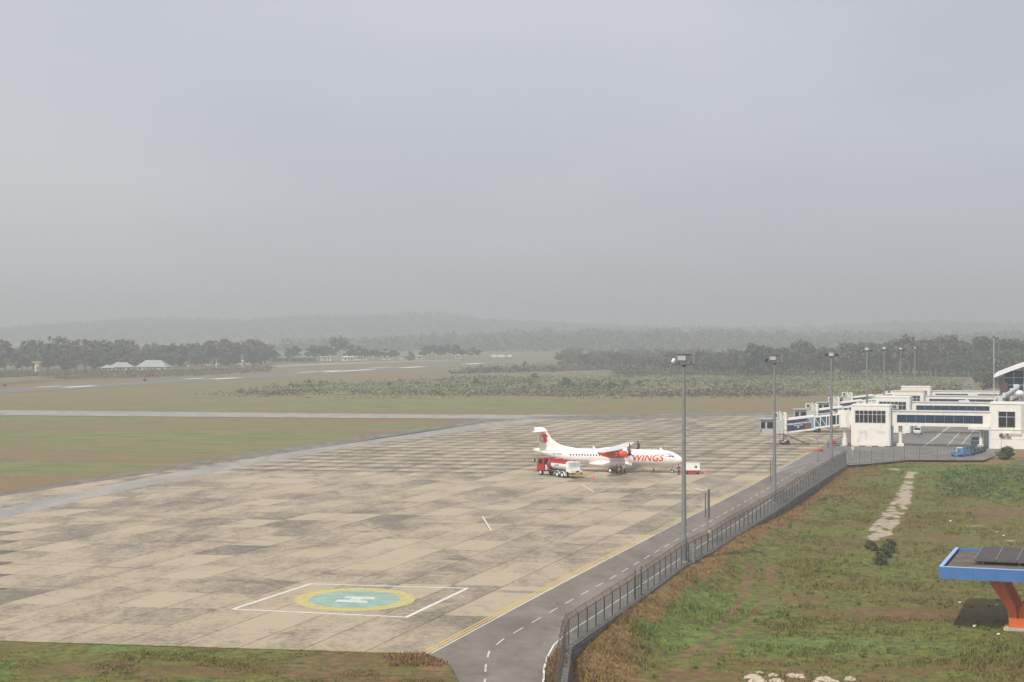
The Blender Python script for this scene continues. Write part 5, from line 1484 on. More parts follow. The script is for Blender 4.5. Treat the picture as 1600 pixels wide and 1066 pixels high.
# lion head with feathered mane, printed on both faces of the fin (here: plain fan of strokes round two blobs)
for side in (-1, 1):
    em = MB(); c = (-12.35, 5.72)
    def fp(p): return (p[0], fin_y(p[0], p[1], side) , p[1])
    def poly(pts): em.add([fp(p) for p in pts], [tuple(range(len(pts)))])
    poly([(c[0] + .06 + .50 * math.cos(a), c[1] + .36 + .42 * math.sin(a)) for a in [k * .5236 for k in range(12)]])
    poly([(c[0] + .16 + .42 * math.cos(a), c[1] - .30 + .40 * math.sin(a) * (1.25 if math.sin(a) < 0 else 1)) for a in [k * .5236 for k in range(12)]])
    poly([(c[0] + .40, c[1] + .50), (c[0] + .72, c[1] + .34), (c[0] + .40, c[1] + .28)])
    for k, a in enumerate((112, 132, 152, 170, 188, 205, 222, 240, 262)):
        r0, r1 = .56, 1.05 + (.12 if k < 3 else 0); a0, wd = R(a), R(5.0)
        poly([(c[0] + r0 * math.cos(a0 - wd * .4), c[1] + r0 * math.sin(a0 - wd * .4)), (c[0] + r1 * .8 * math.cos(a0 - wd), c[1] + r1 * .8 * math.sin(a0 - wd)), (c[0] + r1 * math.cos(a0 + .1), c[1] + r1 * math.sin(a0 + .1)), (c[0] + r1 * .8 * math.cos(a0 + wd), c[1] + r1 * .8 * math.sin(a0 + wd)), (c[0] + r0 * math.cos(a0 + wd * .4), c[1] + r0 * math.sin(a0 + wd * .4))])
    em.build('tail_emblem', MT['tail_red'], fin)
    # lettering wrapped round the fuselage
    for body, size, sh, bold, x, z, m, nm, spc in (('WINGS', 1.62, .34, .045, 6.35, 2.66, 'orange_letter', 'lettering', 1.08), ('PK-WGV', .46, .1, .004, -9.75, 3.05, 'letter_dark', 'registration', 1.0), ('Lion Group', .42, 0, .004, -5.4, 2.0, 'tail_red', 'small_lettering', 1.25), ('Wings Abadi Airlines', .30, 0, 0, -11.0, 3.62, 'tail_red', 'small_lettering', 1.0)):
        v, f = slice_flat(*text_geo(body, size, sh, bold, spc), .07)
        MB().add([skin(x + (a if side < 0 else -a), z + b, side, .016) for a, b in v], f).build(nm, MT[m], fus)
    for k in range(18):
        x = -7.3 + .52 * k
        if x > 1.6: break
        v = [(x + .13 * math.cos(a), 3.0 + .19 * math.sin(a)) for a in [q * .785 + .39 for q in range(8)]]
        MB().add([skin(a, b, side, .014) for a, b in v], [tuple(range(8))]).build('window', MT['glass_dark'], fus)
    v = [(3.75 + .13 * math.cos(a), 3.0 + .19 * math.sin(a)) for a in [q * .785 + .39 for q in range(8)]]
    MB().add([skin(a, b, side, .014) for a, b in v], [tuple(range(8))]).build('window', MT['glass_dark'], fus)
    for q in ([(9.75, 2.98), (10.12, 2.92), (10.02, 3.40), (9.78, 3.42)], [(10.22, 2.90), (10.66, 2.88), (10.42, 3.30), (10.12, 3.40)], [(10.76, 2.88), (11.22, 2.80), (10.92, 3.05), (10.56, 3.24)]):
        MB().add([skin(a, b, side, .02) for a, b in q], [(0, 1, 2, 3)]).build('cockpit_window', MT['glass_dark'], fus)
    dr = MB()
    for xa, xb, za, zb_ in ((8.6, 8.65, 1.9, 3.7), (-7.9, -7.85, 2.0, 3.7)):
        dr.add([skin(xa, za, side), skin(xb, za, side), skin(xb, (za + zb_) / 2, side), skin(xb, zb_, side), skin(xa, zb_, side), skin(xa, (za + zb_) / 2, side)], [(0, 1, 2, 5), (5, 2, 3, 4)])
    dr.build('door_outline', MT['light_grey'], fus)
MB().prism([(8.4, 4.0), (8.9, 4.0), (8.62, 4.42), (8.38, 4.45)], 'y', -.03, .03).build('aerial', MT['plane_white'], fus)
MB().prism([(-3.6, 4.0), (-3.1, 4.0), (-3.35, 4.45), (-3.6, 4.45)], 'y', -.03, .03).build('aerial', MT['plane_white'], fus)

# ------------------------------------------------------------------ fuel truck, ground power unit, cones
tk_rear = G(877.5, 747.2); hd = Vector((-.55, .835, 0)).normalized()
tk = thing('fuel_truck', 'red and white aviation fuel tanker parked beside the tail of the airliner', 'fuel truck', G(883.5, 745.8), math.atan2(hd.y, hd.x))
ch = MB().bx(-2.4, 6.6, -.45, .45, .75, 1.0).bx(-2.6, 3.8, -1.15, 1.15, 1.0, 1.12).build('chassis', MT['dark_steel'], tk)
cabp = [(4.75, .85), (6.75, .85), (6.85, 1.6), (6.7, 2.0), (6.35, 2.95), (4.75, 3.05)]
cab_ = MB().prism(cabp, 'y', -1.22, 1.22).build('cab', MT['truck_red'], tk)
MB().add([(6.72, -1.05, 2.02), (6.72, 1.05, 2.02), (6.40, 1.0, 2.85), (6.40, -1.0, 2.85)], [(0, 1, 2, 3)]).build('windscreen', MT['glass_dark'], cab_)
for sgn in (-1, 1):
    MB().add([(5.15, sgn * 1.235, 2.0), (6.4, sgn * 1.235, 2.0), (6.15, sgn * 1.235, 2.75), (5.15, sgn * 1.235, 2.8)], [(0, 1, 2, 3)]).build('side_window', MT['glass_dark'], cab_)
    MB().bar((6.5, sgn * 1.22, 2.7), (6.9, sgn * 1.6, 2.75), .05, .05).bx(6.8, 6.95, sgn * 1.62 - .12, sgn * 1.62 + .12, 2.2, 2.75).build('mirror', MT['black'], cab_)
    MB().bx(6.84, 6.9, sgn * .9 - .2, sgn * .9 + .2, 1.15, 1.4).build('headlight', MT['letter_white'], cab_)
MB().bx(6.6, 6.95, -1.2, 1.2, .55, .9).build('bumper', MT['truck_red'], tk)
MB().bx(4.45, 4.75, -1.0, 1.0, .85, 2.7).build('cab_rear_panel', MT['black'], tk)
def oval(x, ry, rz_, cz, n=20): return [(x, ry * math.cos(2 * math.pi * k / n), cz + rz_ * math.sin(2 * math.pi * k / n)) for k in range(n)]
tnk = MB().loft([oval(3.9, .95, .60, 2.05), oval(3.85, 1.18, .82, 2.05), oval(2.6, 1.2, .85, 2.05)]).build('tank', MT['truck_red'], tk, smooth=True)
MB().loft([oval(2.6, 1.195, .845, 2.05), oval(-1.9, 1.195, .845, 2.05)]).build('tank_shell', MT['white_paint'], tnk, smooth=True)
top = MB(); aa = [R(20) + (math.pi - 2 * R(20)) * k / 10 for k in range(11)]
top.loft([[(x, 1.205 * math.cos(a), 2.05 + .856 * math.sin(a)) for a in aa] for x in (2.6, -1.6)], closed=False, caps=False); top.build('tank_top', MT['truck_red'], tnk, smooth=True)
MB().bx(-1.7, 3.6, -.35, .35, 2.88, 2.98).bx(-1.7, 3.6, -.9, -.86, 2.55, 2.95).bx(-1.7, 3.6, .86, .9, 2.55, 2.95).bx(1.0, 1.6, -.2, .2, 2.98, 3.1).build('walkway', MT['truck_red'], tk)
MB().bx(-2.6, -1.85, -1.2, 1.2, 1.12, 2.75).build('pump_cabinet', MT['white_paint'], tk)
MB().bx(-2.62, -2.6, -1.05, 1.05, 1.9, 2.6).build('rear_panel', MT['turquoise_wall'], tk)
MB().bx(-3.2, -2.6, -1.2, 1.2, 1.0, 1.35).bx(-3.24, -3.2, -.5, .1, 1.05, 1.3, 1).build('rear_box', [MT['white_paint'], MT['letter_dark']], tk)
b = MB().bx(-3.3, -2.6, -1.22, 1.22, .55, .62)
for k in range(7): b.bx(-3.33, -3.27, -1.2 + k * .4 - .04, -1.2 + k * .4 + .04, .45, 1.0)
b.bx(-3.34, -3.26, -1.25, 1.25, .95, 1.02).bx(-3.34, -3.26, -1.25, 1.25, .42, .5).build('rear_guard', MT['yellow'], tk)
MB().bx(-3.3, -2.7, -1.22, -1.0, .6, 1.0).bx(-3.3, -2.7, 1.0, 1.22, .6, 1.0).build('rear_lamp', MT['truck_red'], tk)
for sgn in (-1, 1):
    MB().bar((-1.9, sgn * .9, 2.95), (-3.1, sgn * 1.1, 1.9), .05, .05).build('rail', MT['light_grey'], tk)
    MB().bar((4.1, sgn * 1.0, 1.1), (3.5, sgn * .9, 3.0), .05, .05).build('rail', MT['light_grey'], tk)
MB().bx(3.9, 4.5, -1.15, -.5, 1.0, 1.7).bx(3.95, 4.4, .5, 1.15, 1.0, 1.9).cyl((4.2, -.9, 1.7), (4.2, -.9, 2.2), .18, n=8).build('hose_gear', MT['light_grey'], tk)
for sgn in (-1, 1):
    v, f = text_geo('AVTUR', .42, 0, .01)
    MB().add([( (.9 - sgn * -1 * 0) + (-sgn) * a * 1.0, sgn * 1.20 * math.sqrt(max(0, 1 - ((b_ ) / .85) ** 2)) + sgn * .012, 2.05 + b_) for a, b_ in v], f).build('lettering', MT['letter_dark'], tk)
    for x, rr_ in ((5.75, .50), (.72, .5), (-.72, .5)):
        wh = MB().cyl((x, sgn * 1.22, .5), (x, sgn * .86, .5), rr_, n=18).build('wheel', MT['rubber'], tk)
        MB().cyl((x, sgn * 1.24, .5), (x, sgn * 1.1, .5), .27, .24, 12).build('rim', MT['white_paint'], wh)
    for x in (.72, -.72):
        fd = MB(); aa = [R(5) + math.pi * .95 * k / 8 for k in range(9)]
        fd.loft([[(x + r * math.cos(a), y_, .55 + r * math.sin(a)) for a in aa] + [(x + (r - .04) * math.cos(a), y_, .55 + (r - .04) * math.sin(a)) for a in aa[::-1]] for y_, r in ((sgn * .8, .6), (sgn * 1.27, .6))]); fd.build('mudguard', MT['white_paint'], tk)
    MB().bx(-1.55, -1.38, sgn * .8 if sgn > 0 else -1.27, 1.27 if sgn > 0 else -.8, .35, 1.0).build('mud_flap', MT['white_paint'], tk)

q = G(1081.5, 741)
gp = thing('ground_power_unit', 'white ground power unit with a red base in front of the airliner nose', 'power unit', q, R(-4))
MB().bx(-1.35, 1.3, -.75, .75, .72, 1.85).bx(-1.38, 1.33, -.78, .78, 1.85, 1.9).build('canopy', MT['white_paint'], gp)
MB().bx(-1.4, 1.35, -.78, .78, .28, .72).build('base', MT['truck_red'], gp)
MB().bx(.42, .82, -.77, -.75, 1.15, 1.5).build('gauge_panel', MT['letter_dark'], gp)
for x in (-.9, .9):
    for y in (-.7, .7): MB().cyl((x, y - .08, .22), (x, y + .08, .22), .22, n=10).build('wheel', MT['rubber'], gp)
MB().bar((1.35, 0, .35), (2.1, 0, .2), .07, .07).build('tow_bar', MT['dark_steel'], gp)

cone_me = [MB().loft([[(r * math.cos(2 * math.pi * k / 10), r * math.sin(2 * math.pi * k / 10), z) for k in range(10)] for z, r in ((.06, .24), (.85, .05), (.9, .04))]).mesh('cone_body', MT['cone_orange'], True), MB().bx(-.33, .33, -.33, .33, 0, .06).mesh('base', MT['cone_orange'])]
for px, py, lab in ((835, 736.5, 'orange traffic cone just left of the fuel truck cab'), (927.5, 749.5, 'orange traffic cone right of the fuel truck rear'), (1021.5, 736, 'orange traffic cone under the forward fuselage of the airliner'), (1105.5, 739.5, 'orange traffic cone right of the ground power unit'),
                    (1049.5, 737.5, 'orange traffic cone behind the nose wheel'), (1466, 677.5, 'orange traffic cone on the asphalt between the corridors')):
    t = thing('traffic_cone', lab, 'traffic cone', G(px, py), random.random(), 'orange traffic cones')
    link('cone_body', cone_me[0], t); link('base', cone_me[1], t); t.scale = (.8, .8, .78)
# orange tow bar and red barrier near the bridge
q = G(1273, 705.5)
t = thing('tow_bar', 'bright orange tow bar frame lying at the end of the yellow line', 'tow bar', q, RZ + R(35))
MB().bar((-1.6, 0, .15), (1.3, .2, .45), .28, .16).build('beam', MT['cone_orange'], t); MB().bx(.9, 1.9, -.5, .6, .12, .55).bar((1.0, 0, .5), (1.6, 0, 1.0), .1, .1).build('head', MT['cone_orange'], t)
for y in (-.5, .6): MB().cyl((1.2, y - .06, .2), (1.2, y + .06, .2), .2, n=8).build('wheel', MT['rubber'], t)
q = G(1303.5, 700)
t = thing('warning_sign', 'red square warning sign on a short stand beside the gate building kerb', 'sign', q, RZ)
MB().bx(-.4, .4, -.03, .03, .7, 1.5).build('board', MT['truck_red'], t); MB().bx(-.03, .03, -.03, .03, 0, .7).bx(-.3, .3, -.2, .2, 0, .06).build('stand', MT['dark_steel'], t)
q = G(1346 - 16, 702)
t = thing('utility_box', 'small cream meter box on a thin post behind the fence corner', 'utility box', G(1332.5, 712), RZ)
MB().bx(-.3, .3, -.15, .15, 1.1, 1.9).bx(-.22, .22, -.17, -.15, 1.2, 1.8).build('box', MT['kerb_cream'], t); MB().cyl((0, 0, 0), (0, 0, 1.1), .05, n=6).build('post', MT['kerb_cream'], t)

# ------------------------------------------------------------------ baggage train and parked vehicles by the terminal
def cart(label, px, py, rz, tug=False, L=2.6, col='cart_navy'):
    t = thing('baggage_tug' if tug else 'baggage_cart', label, 'tug' if tug else 'baggage cart', G(px, py), rz, None if tug else 'baggage carts coupled in a train')
    if tug:
        MB().bx(-1.3, 1.2, -.65, .65, .35, .95).bx(-1.3, -.5, -.6, .6, .95, 1.2).build('body', MT[col], t)
        MB().bx(.0, .1, -.55, .55, .95, 1.75).bx(-1.0, .1, -.6, .6, 1.75, 1.82).bx(-1.0, -.93, -.55, -.48, 1.2, 1.75).bx(-1.0, -.93, .48, .55, 1.2, 1.75).build('cab_frame', MT['white_paint'], t)
        MB().bx(-.6, -.2, -.3, .3, .95, 1.2).build('seat', MT['black'], t)
    else:
        MB().bx(-L / 2, L / 2, -.72, .72, .42, .55).build('deck', MT[col], t)
        s = MB().bx(-L / 2, -L / 2 + .06, -.72, .72, .55, 1.35).bx(L / 2 - .06, L / 2, -.72, .72, .55, 1.35)
        for y in (-.7, .7):
            for z in (.85, 1.25): s.bx(-L / 2, L / 2, y - .025, y + .025, z, z + .06)
        s.build('rails', MT[col], t); MB().bar((L / 2, 0, .4), (L / 2 + .6, 0, .35), .06, .06).build('drawbar', MT['dark_steel'], t)
    for x in (-L * .33, L * .33):
        for y in (-.6, .6): MB().cyl((x, y - .09, .25), (x, y + .09, .25), .25, n=10).build('wheel', MT['rubber'], t)
    return t
cart('bright blue baggage tug with a pale roof frame at the front of the train', 1496, 713.5, RZ + math.pi - .1, True, col='cart_blue')
cart('bright blue high sided baggage cart right behind the tug', 1505.5, 712.8, RZ + math.pi - .05, col='cart_blue')
for k, (px, py) in enumerate(((1513.5, 711.3), (1520, 709.5), (1526, 707.8), (1530.5, 706))):
    cart(['first', 'second', 'third', 'last'][k] + ' dark blue flat baggage cart of the train behind the high sided cart', px, py, RZ + math.pi - .35)
def car(label, px, py, rz, col, cat='car'):
    t = thing('parked_car', label, cat, G(px, py), rz)
    prof = [(-2.1, .35), (2.1, .35), (2.15, .8), (1.2, .98), (.6, 1.55), (-1.3, 1.6), (-2.0, 1.05), (-2.15, .8)]
    MB().prism(prof, 'y', -.85, .85).build('body', MT[col], t)
    for s in (-1, 1): MB().add([(.95, s * .86, 1.02), (.5, s * .86, 1.46), (-1.2, s * .86, 1.5), (-1.7, s * .86, 1.05)], [(0, 1, 2, 3)]).build('side_window', MT['glass_dark'], t)
    MB().add([(1.24, -.75, 1.0), (1.24, .75, 1.0), (.66, .7, 1.53), (.66, -.7, 1.53)], [(0, 1, 2, 3)]).build('windscreen', MT['glass_dark'], t)
    MB().add([(-1.36, -.7, 1.58), (-1.36, .7, 1.58), (-2.0, .75, 1.1), (-2.0, -.75, 1.1)], [(0, 1, 2, 3)]).build('rear_window', MT['glass_dark'], t)
    for x in (-1.3, 1.35):
        for y in (-.8, .8): MB().cyl((x, y - .1, .33), (x, y + .1, .33), .33, n=12).build('wheel', MT['rubber'], t)
    for y in (-.6, .6): MB().bx(2.1, 2.17, y - .18, y + .18, .65, .82).build('headlight', MT['letter_white'], t)
    return t
car('silver grey car parked under the second corridor', 1434, 678.5, RZ + R(90), 'light_grey')
car('dark navy car parked in the shade beside the terminal corner', 1524, 694, RZ + R(95), 'cart_navy')

# ------------------------------------------------------------------ people
def person(label, loc, rz, shirt, trousers='trousers', vest=False, lean=0.0, arm=(0.1, 0.1), bend=(.15, .15), stride=.08, cap=None, scale=1.0):
    t = thing('person', label, 'person', loc, rz, 'ground crew round the airliner')
    t.scale = (scale,) * 3
    def grow(name, verts, edges, radii, mat, level=1):
        me_ = bpy.data.meshes.new(name); me_.from_pydata(verts, edges, [])
        o = bpy.data.objects.new(name, me_); COL.objects.link(o)
        sk = o.modifiers.new('skin', 'SKIN'); sk.use_smooth_shade = True
        for v, r in zip(me_.skin_vertices[0].data, radii): v.radius = (r, r) if not hasattr(r, '__len__') else r
        me_.skin_vertices[0].data[0].use_root = True
        ss = o.modifiers.new('sub', 'SUBSURF'); ss.levels = level; ss.render_levels = level
        dg = bpy.context.evaluated_depsgraph_get(); dg.update()
        m2 = bpy.data.meshes.new_from_object(o.evaluated_get(dg)); m2.name = name
        bpy.data.objects.remove(o); bpy.data.meshes.remove(me_)
        m2.materials.clear(); m2.materials.append(MT[mat])
        return link(name, m2, t)
    lx = lambda z: lean * max(0, z - .9)
    v, e, r = [], [], []
    def add(p, rad, par=None):
        v.append(p); r.append(rad)
        if par is not None: e.append((par, len(v) - 1))
        return len(v) - 1
    pel = add((0, 0, .95), (.13, .10)); wa = add((lx(1.1), 0, 1.1), (.125, .09), pel); ch_ = add((lx(1.32), 0, 1.32), (.15, .10), wa)
    nk = add((lx(1.48), 0, 1.48), .055, ch_); hd0 = add((lx(1.56) + .01, 0, 1.56), .075, nk); hd1 = add((lx(1.66) + .02, 0, 1.66), (.085, .10), hd0); add((lx(1.74) + .01, 0, 1.74), (.065, .075), hd1)
    add((lx(1.62) + .115, 0, 1.62), .018, hd1)
    for k, s in enumerate((-1, 1)):
        sh = add((lx(1.40), s * .18, 1.40), .06, ch_); el = add((lx(1.40) + arm[k] * .5, s * .25, 1.40 - .28), .045, sh)
        wr = add((lx(1.40) + arm[k] + bend[k], s * .24, 1.40 - .50 + bend[k] * .6), .032, el)
        d = Vector((bend[k] + .02, 0, -.10)).normalized()
        pm = add(tuple(Vector(v[wr]) + d * .08), (.035, .02), wr)
        for q in range(4):
            f1 = add(tuple(Vector(v[pm]) + d * (.04 + .008 * (q in (1, 2))) + Vector((.022 * (q - 1.5), 0, 0))), .009, pm)
            add(tuple(Vector(v[f1]) + d * .035 + Vector((.006, -s * .012, 0))), .008, f1)
        th = add(tuple(Vector(v[wr]) + d * .05 + Vector((.035, -s * .01, 0))), .010, wr); add(tuple(Vector(v[th]) + d * .03 + Vector((.01, 0, 0))), .008, th)
        kn = add((s * stride * .6 + .03, s * .11, .50), .065, pel); an = add((s * stride, s * .11, .09), .042, kn); add((s * stride + .15, s * .12, .035), (.045, .03), an)
    grow('body', v, e, r, 'skin')
    sv = [(0, 0, .93), v[wa], v[ch_], (lx(1.44), 0, 1.45)]; se = [(0, 1), (1, 2), (2, 3)]; sr = [(.145, .115), (.15, .115), (.175, .125), .08]
    ix = [i for i, p in enumerate(v) if abs(p[2] - 1.40) < 1e-6]
    for i in ix:
        sv += [v[i], v[i + 1]]; n = len(sv); se += [(2, n - 2), (n - 2, n - 1)]; sr += [.078, .06]
    grow('shirt', sv, se, sr, shirt)
    tv = [(0, 0, .97)]; te = []; tr = [(.15, .118)]
    for s in (-1, 1):
        tv += [(s * stride * .2, s * .10, .80), (s * stride * .6 + .03, s * .11, .50), (s * stride, s * .11, .10)]; n = len(tv); te += [(0, n - 3), (n - 3, n - 2), (n - 2, n - 1)]; tr += [.10, .08, .066]
    grow('trousers', tv, te, tr, trousers)
    b = MB()
    for s in (-1, 1): b.bx(s * stride - .07, s * stride + .21, s * .12 - .05, s * .12 + .05, 0, .09)
    b.build('shoes', MT['black'], t)
    MB().ball((lx(1.7), 0, 1.70), .115, 10, 0, (1, .9, .75)).build('hair' if cap is None else 'cap', MT['hair' if cap is None else cap], t, smooth=True)
    return t
person('man in dark clothes standing by the main wheel of the airliner, leftmost of three', G(963.5, 741.2), R(60), 'shirt_grey', lean=.25, arm=(.2, .15))
person('man in navy clothes in the middle of the three beside the main wheel', G(970, 741.5), R(120), 'shirt_navy', lean=.1, scale=1.04)
person('man in a pale green safety vest, rightmost of the three beside the main wheel', G(976, 740.8), R(170), 'vest_green', lean=.2, arm=(.25, .2), scale=1.02)
person('man in navy work clothes standing by the nose of the airliner', G(1060.5, 742.2), R(80), 'shirt_navy', stride=.12)
person('person in dark red clothes standing near the foot of the boarding bridge', G(1294, 700.5), R(200), 'brown_coat')

# ------------------------------------------------------------------ canopy on the orange Y shaped column
cz0 = gz(*G(1586, 985, -1.8).to_tuple()[:2]); co = G(1586, 985, cz0) + Vector((.3, 0, 0))
cn = thing('blue_canopy', 'blue edged flat canopy on an orange forked column standing in the field', 'canopy', co, R(-20))
zt = 3.6 - cz0; zu = zt - 1.05
MB().bx(-6.4, 6.4, -3.6, 10.6, zu + .05, zu + .30).build('soffit', MT['white_paint'], cn)
MB().bx(-6.15, 6.15, -3.35, 10.35, zu + .31, zt - .22).build('roof_deck', MT['deck_dirty'], cn)
fa = MB().bx(-6.4, 6.4, -3.78, -3.60, zu, zt).bx(-6.4, 6.4, 10.6, 10.78, zu, zt).bx(-6.58, -6.4, -3.78, 10.78, zu, zt).bx(6.4, 6.58, -3.78, 10.78, zu, zt)
fo = fa.build('fascia', MT['blue_fascia'], cn)
MB().bx(-6.45, 6.45, -3.80, -3.45, zt, zt + .05).bx(-6.6, -6.25, -3.44, 10.8, zt, zt + .05).bx(6.25, 6.6, -3.44, 10.8, zt, zt + .05).build('fascia_cap', MT['blue_rim'], cn)
jn = MB()
for x in (-3.6, -1.6, .6, 2.8, 4.8): jn.bx(x - .015, x + .015, -3.785, -3.78, zu + .02, zt - .02)
jn.build('fascia_joint', MT['cart_navy'], fo)
pnl = link('raised_roof', None, cn)
for k in range(6):
    x0 = -3.9 + k * 1.85
    prof = [(.6, zt + .10), (.65, zt + .24), (1.0, zt + .30), (9.9, zt + .36), (10.2, zt + .28), (.7, zt + .04)]
    MB().prism([(y, z) for y, z in prof], 'x', x0 + .02, x0 + 1.83).build('sheet', MT['panel_dark'], pnl)
    MB().bar((x0, 1.0, zt + .305), (x0, 9.9, zt + .365), .03, .03).build('seam', MT['grey_paint'], pnl)
for x in (-3.2, 0, 3.2, 6.0):
    for y in (1.2, 8.6): MB().bx(x - .07, x + .07, y - .07, y + .07, zt - .25, zt + .14).build('roof_leg', MT['light_grey'], pnl)
dbm = MB()
for x, y, sx, sy in ((-5.0, -2.6, 1.6, .8), (-1.8, -3.0, 2.0, .5), (1.5, -2.9, 1.8, .4)): dbm.box((x, y, zt - .20), (sx, sy, .06), .2)
dbm.build('debris', MT['rock'], cn)
for y0, m in ((-.5, 'orange_column'), (5.2, 'orange_column')):
    for sgn in (-1, 1):
        MB().loft([[(sgn * .02, y0, 1.0), (sgn * .82, y0, 1.0), (sgn * .82, y0 + 1.1, 1.0), (sgn * .02, y0 + 1.1, 1.0)], [(sgn * .25, y0, 2.15), (sgn * .95, y0, 1.95), (sgn * .95, y0 + 1.1, 1.95), (sgn * .25, y0 + 1.1, 2.15)],
                   [(sgn * 1.75, y0, zu + .1), (sgn * 2.95, y0, zu + .1), (sgn * 2.95, y0 + 1.1, zu + .1), (sgn * 1.75, y0 + 1.1, zu + .1)]]).build('column_arm', MT[m], cn)
    MB().bx(-.8, .8, y0 + .02, y0 + 1.08, .25, 1.05).build('column_base', MT[m], cn)
    MB().bx(-.85, .85, y0 - .04, y0 + 1.14, -.4, .28).bx(-1.25, -.86, y0 - .05, y0 + 2.2, -.4, .28, 1).bx(.86, 1.25, y0 - .05, y0 + 2.2, -.4, .28, 1).build('plinth', [MT['grey_paint'], MT['kerb_cream']], cn)

# ------------------------------------------------------------------ rocks and litter at the near edge of the field
ROCKS = [(1176, 1060, .55), (1187, 1052, .4), (1184, 1066, .6), (1208, 1056, .5), (1214, 1066, .7), (1236, 1057, .45), (1247, 1058, .55), (1283, 1062, .5), (1292, 1060, .4), (1300, 1066, .6), (1328, 1062, .5), (1276, 1068, .5)]
ROCKL = ['leftmost pale rock of the row at the near field edge', 'small pale rock set behind the leftmost two', 'second pale rock from the left end of the row', 'pale rock left of the biggest one, set behind it', 'biggest pale rock of the left half, close to the picture edge', 'pale rock just left of the middle of the row', 'pale rock in the middle of the row',
         'first pale rock of the right hand group', 'smallest pale rock of the right hand group', 'largest pale rock of the right hand group', 'rightmost pale rock of the row', 'pale rock cut by the picture edge below the right hand group']
for k, (px, py, s) in enumerate(ROCKS):
    q = GF(px, py); r2 = random.Random(k)
    bm = bmesh.new(); bmesh.ops.create_icosphere(bm, subdivisions=3, radius=s * r2.uniform(.7, 1.1))
    for vv in bm.verts:
        n_ = .62 + .62 * vnoise(np.array([vv.co.x * 2.6 / s + k * 7]), np.array([vv.co.y * 2.6 / s + vv.co.z * 3.1 / s]))[0] + .16 * r2.random(); vv.co = Vector((vv.co.x * n_ * 1.15, vv.co.y * n_ * .9, vv.co.z * n_ * .55))
    me_ = bpy.data.meshes.new('rock'); bm.to_mesh(me_); bm.free(); me_.materials.append(MT['rock'])
    o = link('rock', me_, None, (q.x, q.y, q.z - s * .06), r2.random() * 6)
    tag(o, ROCKL[k], 'rock', 'pale rocks at the near edge of the field')
LIT = [(1500, 944, 'white litter scrap in the grass left of the canopy shade'), (1558, 948, 'white litter scrap in the canopy shade'), (1485, 816, 'white plastic bag in the grass above the canopy'), (1568, 839, 'white plastic bag near the sandy spot above the canopy'), (1523, 981, 'white litter scrap at the near edge of the canopy shade'), (1560, 994, 'white litter scrap in front of the column foot')]
for k, (px, py, lab) in enumerate(LIT):
    q = GF(px, py); r2 = random.Random(90 + k); b = MB()
    b.loft([[(.16 * r2.uniform(.6, 1.2) * math.cos(a), .13 * r2.uniform(.6, 1.2) * math.sin(a), z) for a in [j * 1.047 for j in range(6)]] for z in (0, .07, .13)])
    tag(b.build('litter', MT['letter_white'], None, (q.x, q.y, q.z + .12)), lab, 'litter', 'white litter in the grass')

# ------------------------------------------------------------------ buildings far across the runway
def hip_house(label, px, py, L, D, h, rh, rz, roof='roof_blue', wins=4, porch=False):
    t = thing('house', label, 'house', G(px, py), rz, 'low houses across the runway')
    MB().bx(-L / 2, L / 2, -D / 2, D / 2, 0, h).build('wall', MT['wall_cream'], t)
    o_ = .8
    MB().loft([[(-L / 2 - o_, -D / 2 - o_, h), (L / 2 + o_, -D / 2 - o_, h), (L / 2 + o_, D / 2 + o_, h), (-L / 2 - o_, D / 2 + o_, h)], [(-L / 2 + D * .42, -.2, h + rh), (L / 2 - D * .42, -.2, h + rh), (L / 2 - D * .42, .2, h + rh), (-L / 2 + D * .42, .2, h + rh)]]).build('roof', MT[roof], t)
    for k in range(wins):
        x = -L / 2 + L * (k + .5) / wins
        w_ = MB().bx(x - .75, x + .75, -D / 2 - .06, -D / 2, .9, 2.2).build('window', MT['white_paint'], t)
        MB().bx(x - .62, x + .62, -D / 2 - .08, -D / 2 - .06, 1.0, 2.1).build('pane', MT['glass_dark'], w_)
    MB().bx(-.5, .5, -D / 2 - .05, -D / 2, 0, 2.1).build('door', MT['brown_coat'], t)
    return t
hip_house('long low house with a pale blue hip roof, left of the pair', 190, 580, 14, 9, 2.6, 3.0, R(6))
hip_house('short blue roofed wing at the left end of the long low house', 168, 580.3, 7, 6, 2.2, 1.7, R(6), wins=2)
hip_house('taller house with a wide pale blue hip roof, right of the pair', 240, 579.6, 19, 11, 2.6, 4.2, R(-4))
p = G(59, 582.5)
t = thing('guard_tower', 'small beige tower with a flat lookout top beyond the runway on the far left', 'tower', p, R(-10))
MB().cyl((0, 0, 0), (0, 0, 6.2), 2.0, 1.85, 8).build('wall', MT['kerb_cream'], t); MB().bx(-2.9, 2.9, -2.4, 2.4, 6.2, 6.55).build('roof', MT['light_grey'], t)
MB().bx(-.9, .9, -.9, .9, 6.55, 8.0).build('lookout', MT['dark_steel'], t)
dm = MB()
for x in (-2.4, 2.4): dm.cyl((x, 0, 6.5), (x, 0, 9.2), .1, n=5)
dm.build('aerial', MT['dark_steel'], t); MB().bx(.4, 1.1, -2.04, -1.85, 2.0, 3.6).bx(.3, .9, -2.04, -1.9, .2, 1.4).build('window', MT['glass_dark'], t)
p = G(357, 569.5)
t = thing('long_shed', 'long low grey shed below the wood beyond the runway', 'shed', p, R(14))
MB().bx(-17, 17, -3, 3, 0, 2.0).build('wall', MT['light_grey'], t); MB().prism([(-3.6, 1.9), (3.6, 1.9), (0, 3.3)], 'x', -17.5, 17.5).build('roof', MT['roof_blue'], t)
p = G(462, 565.6)
t = thing('old_terminal_hall', 'old hall with a wide grey roof and a white edged gable beyond the runway', 'hall', p, R(4))
MB().bx(-17, 17, -6, 6, 0, 3.6).build('wall', MT['roof_grey'], t)
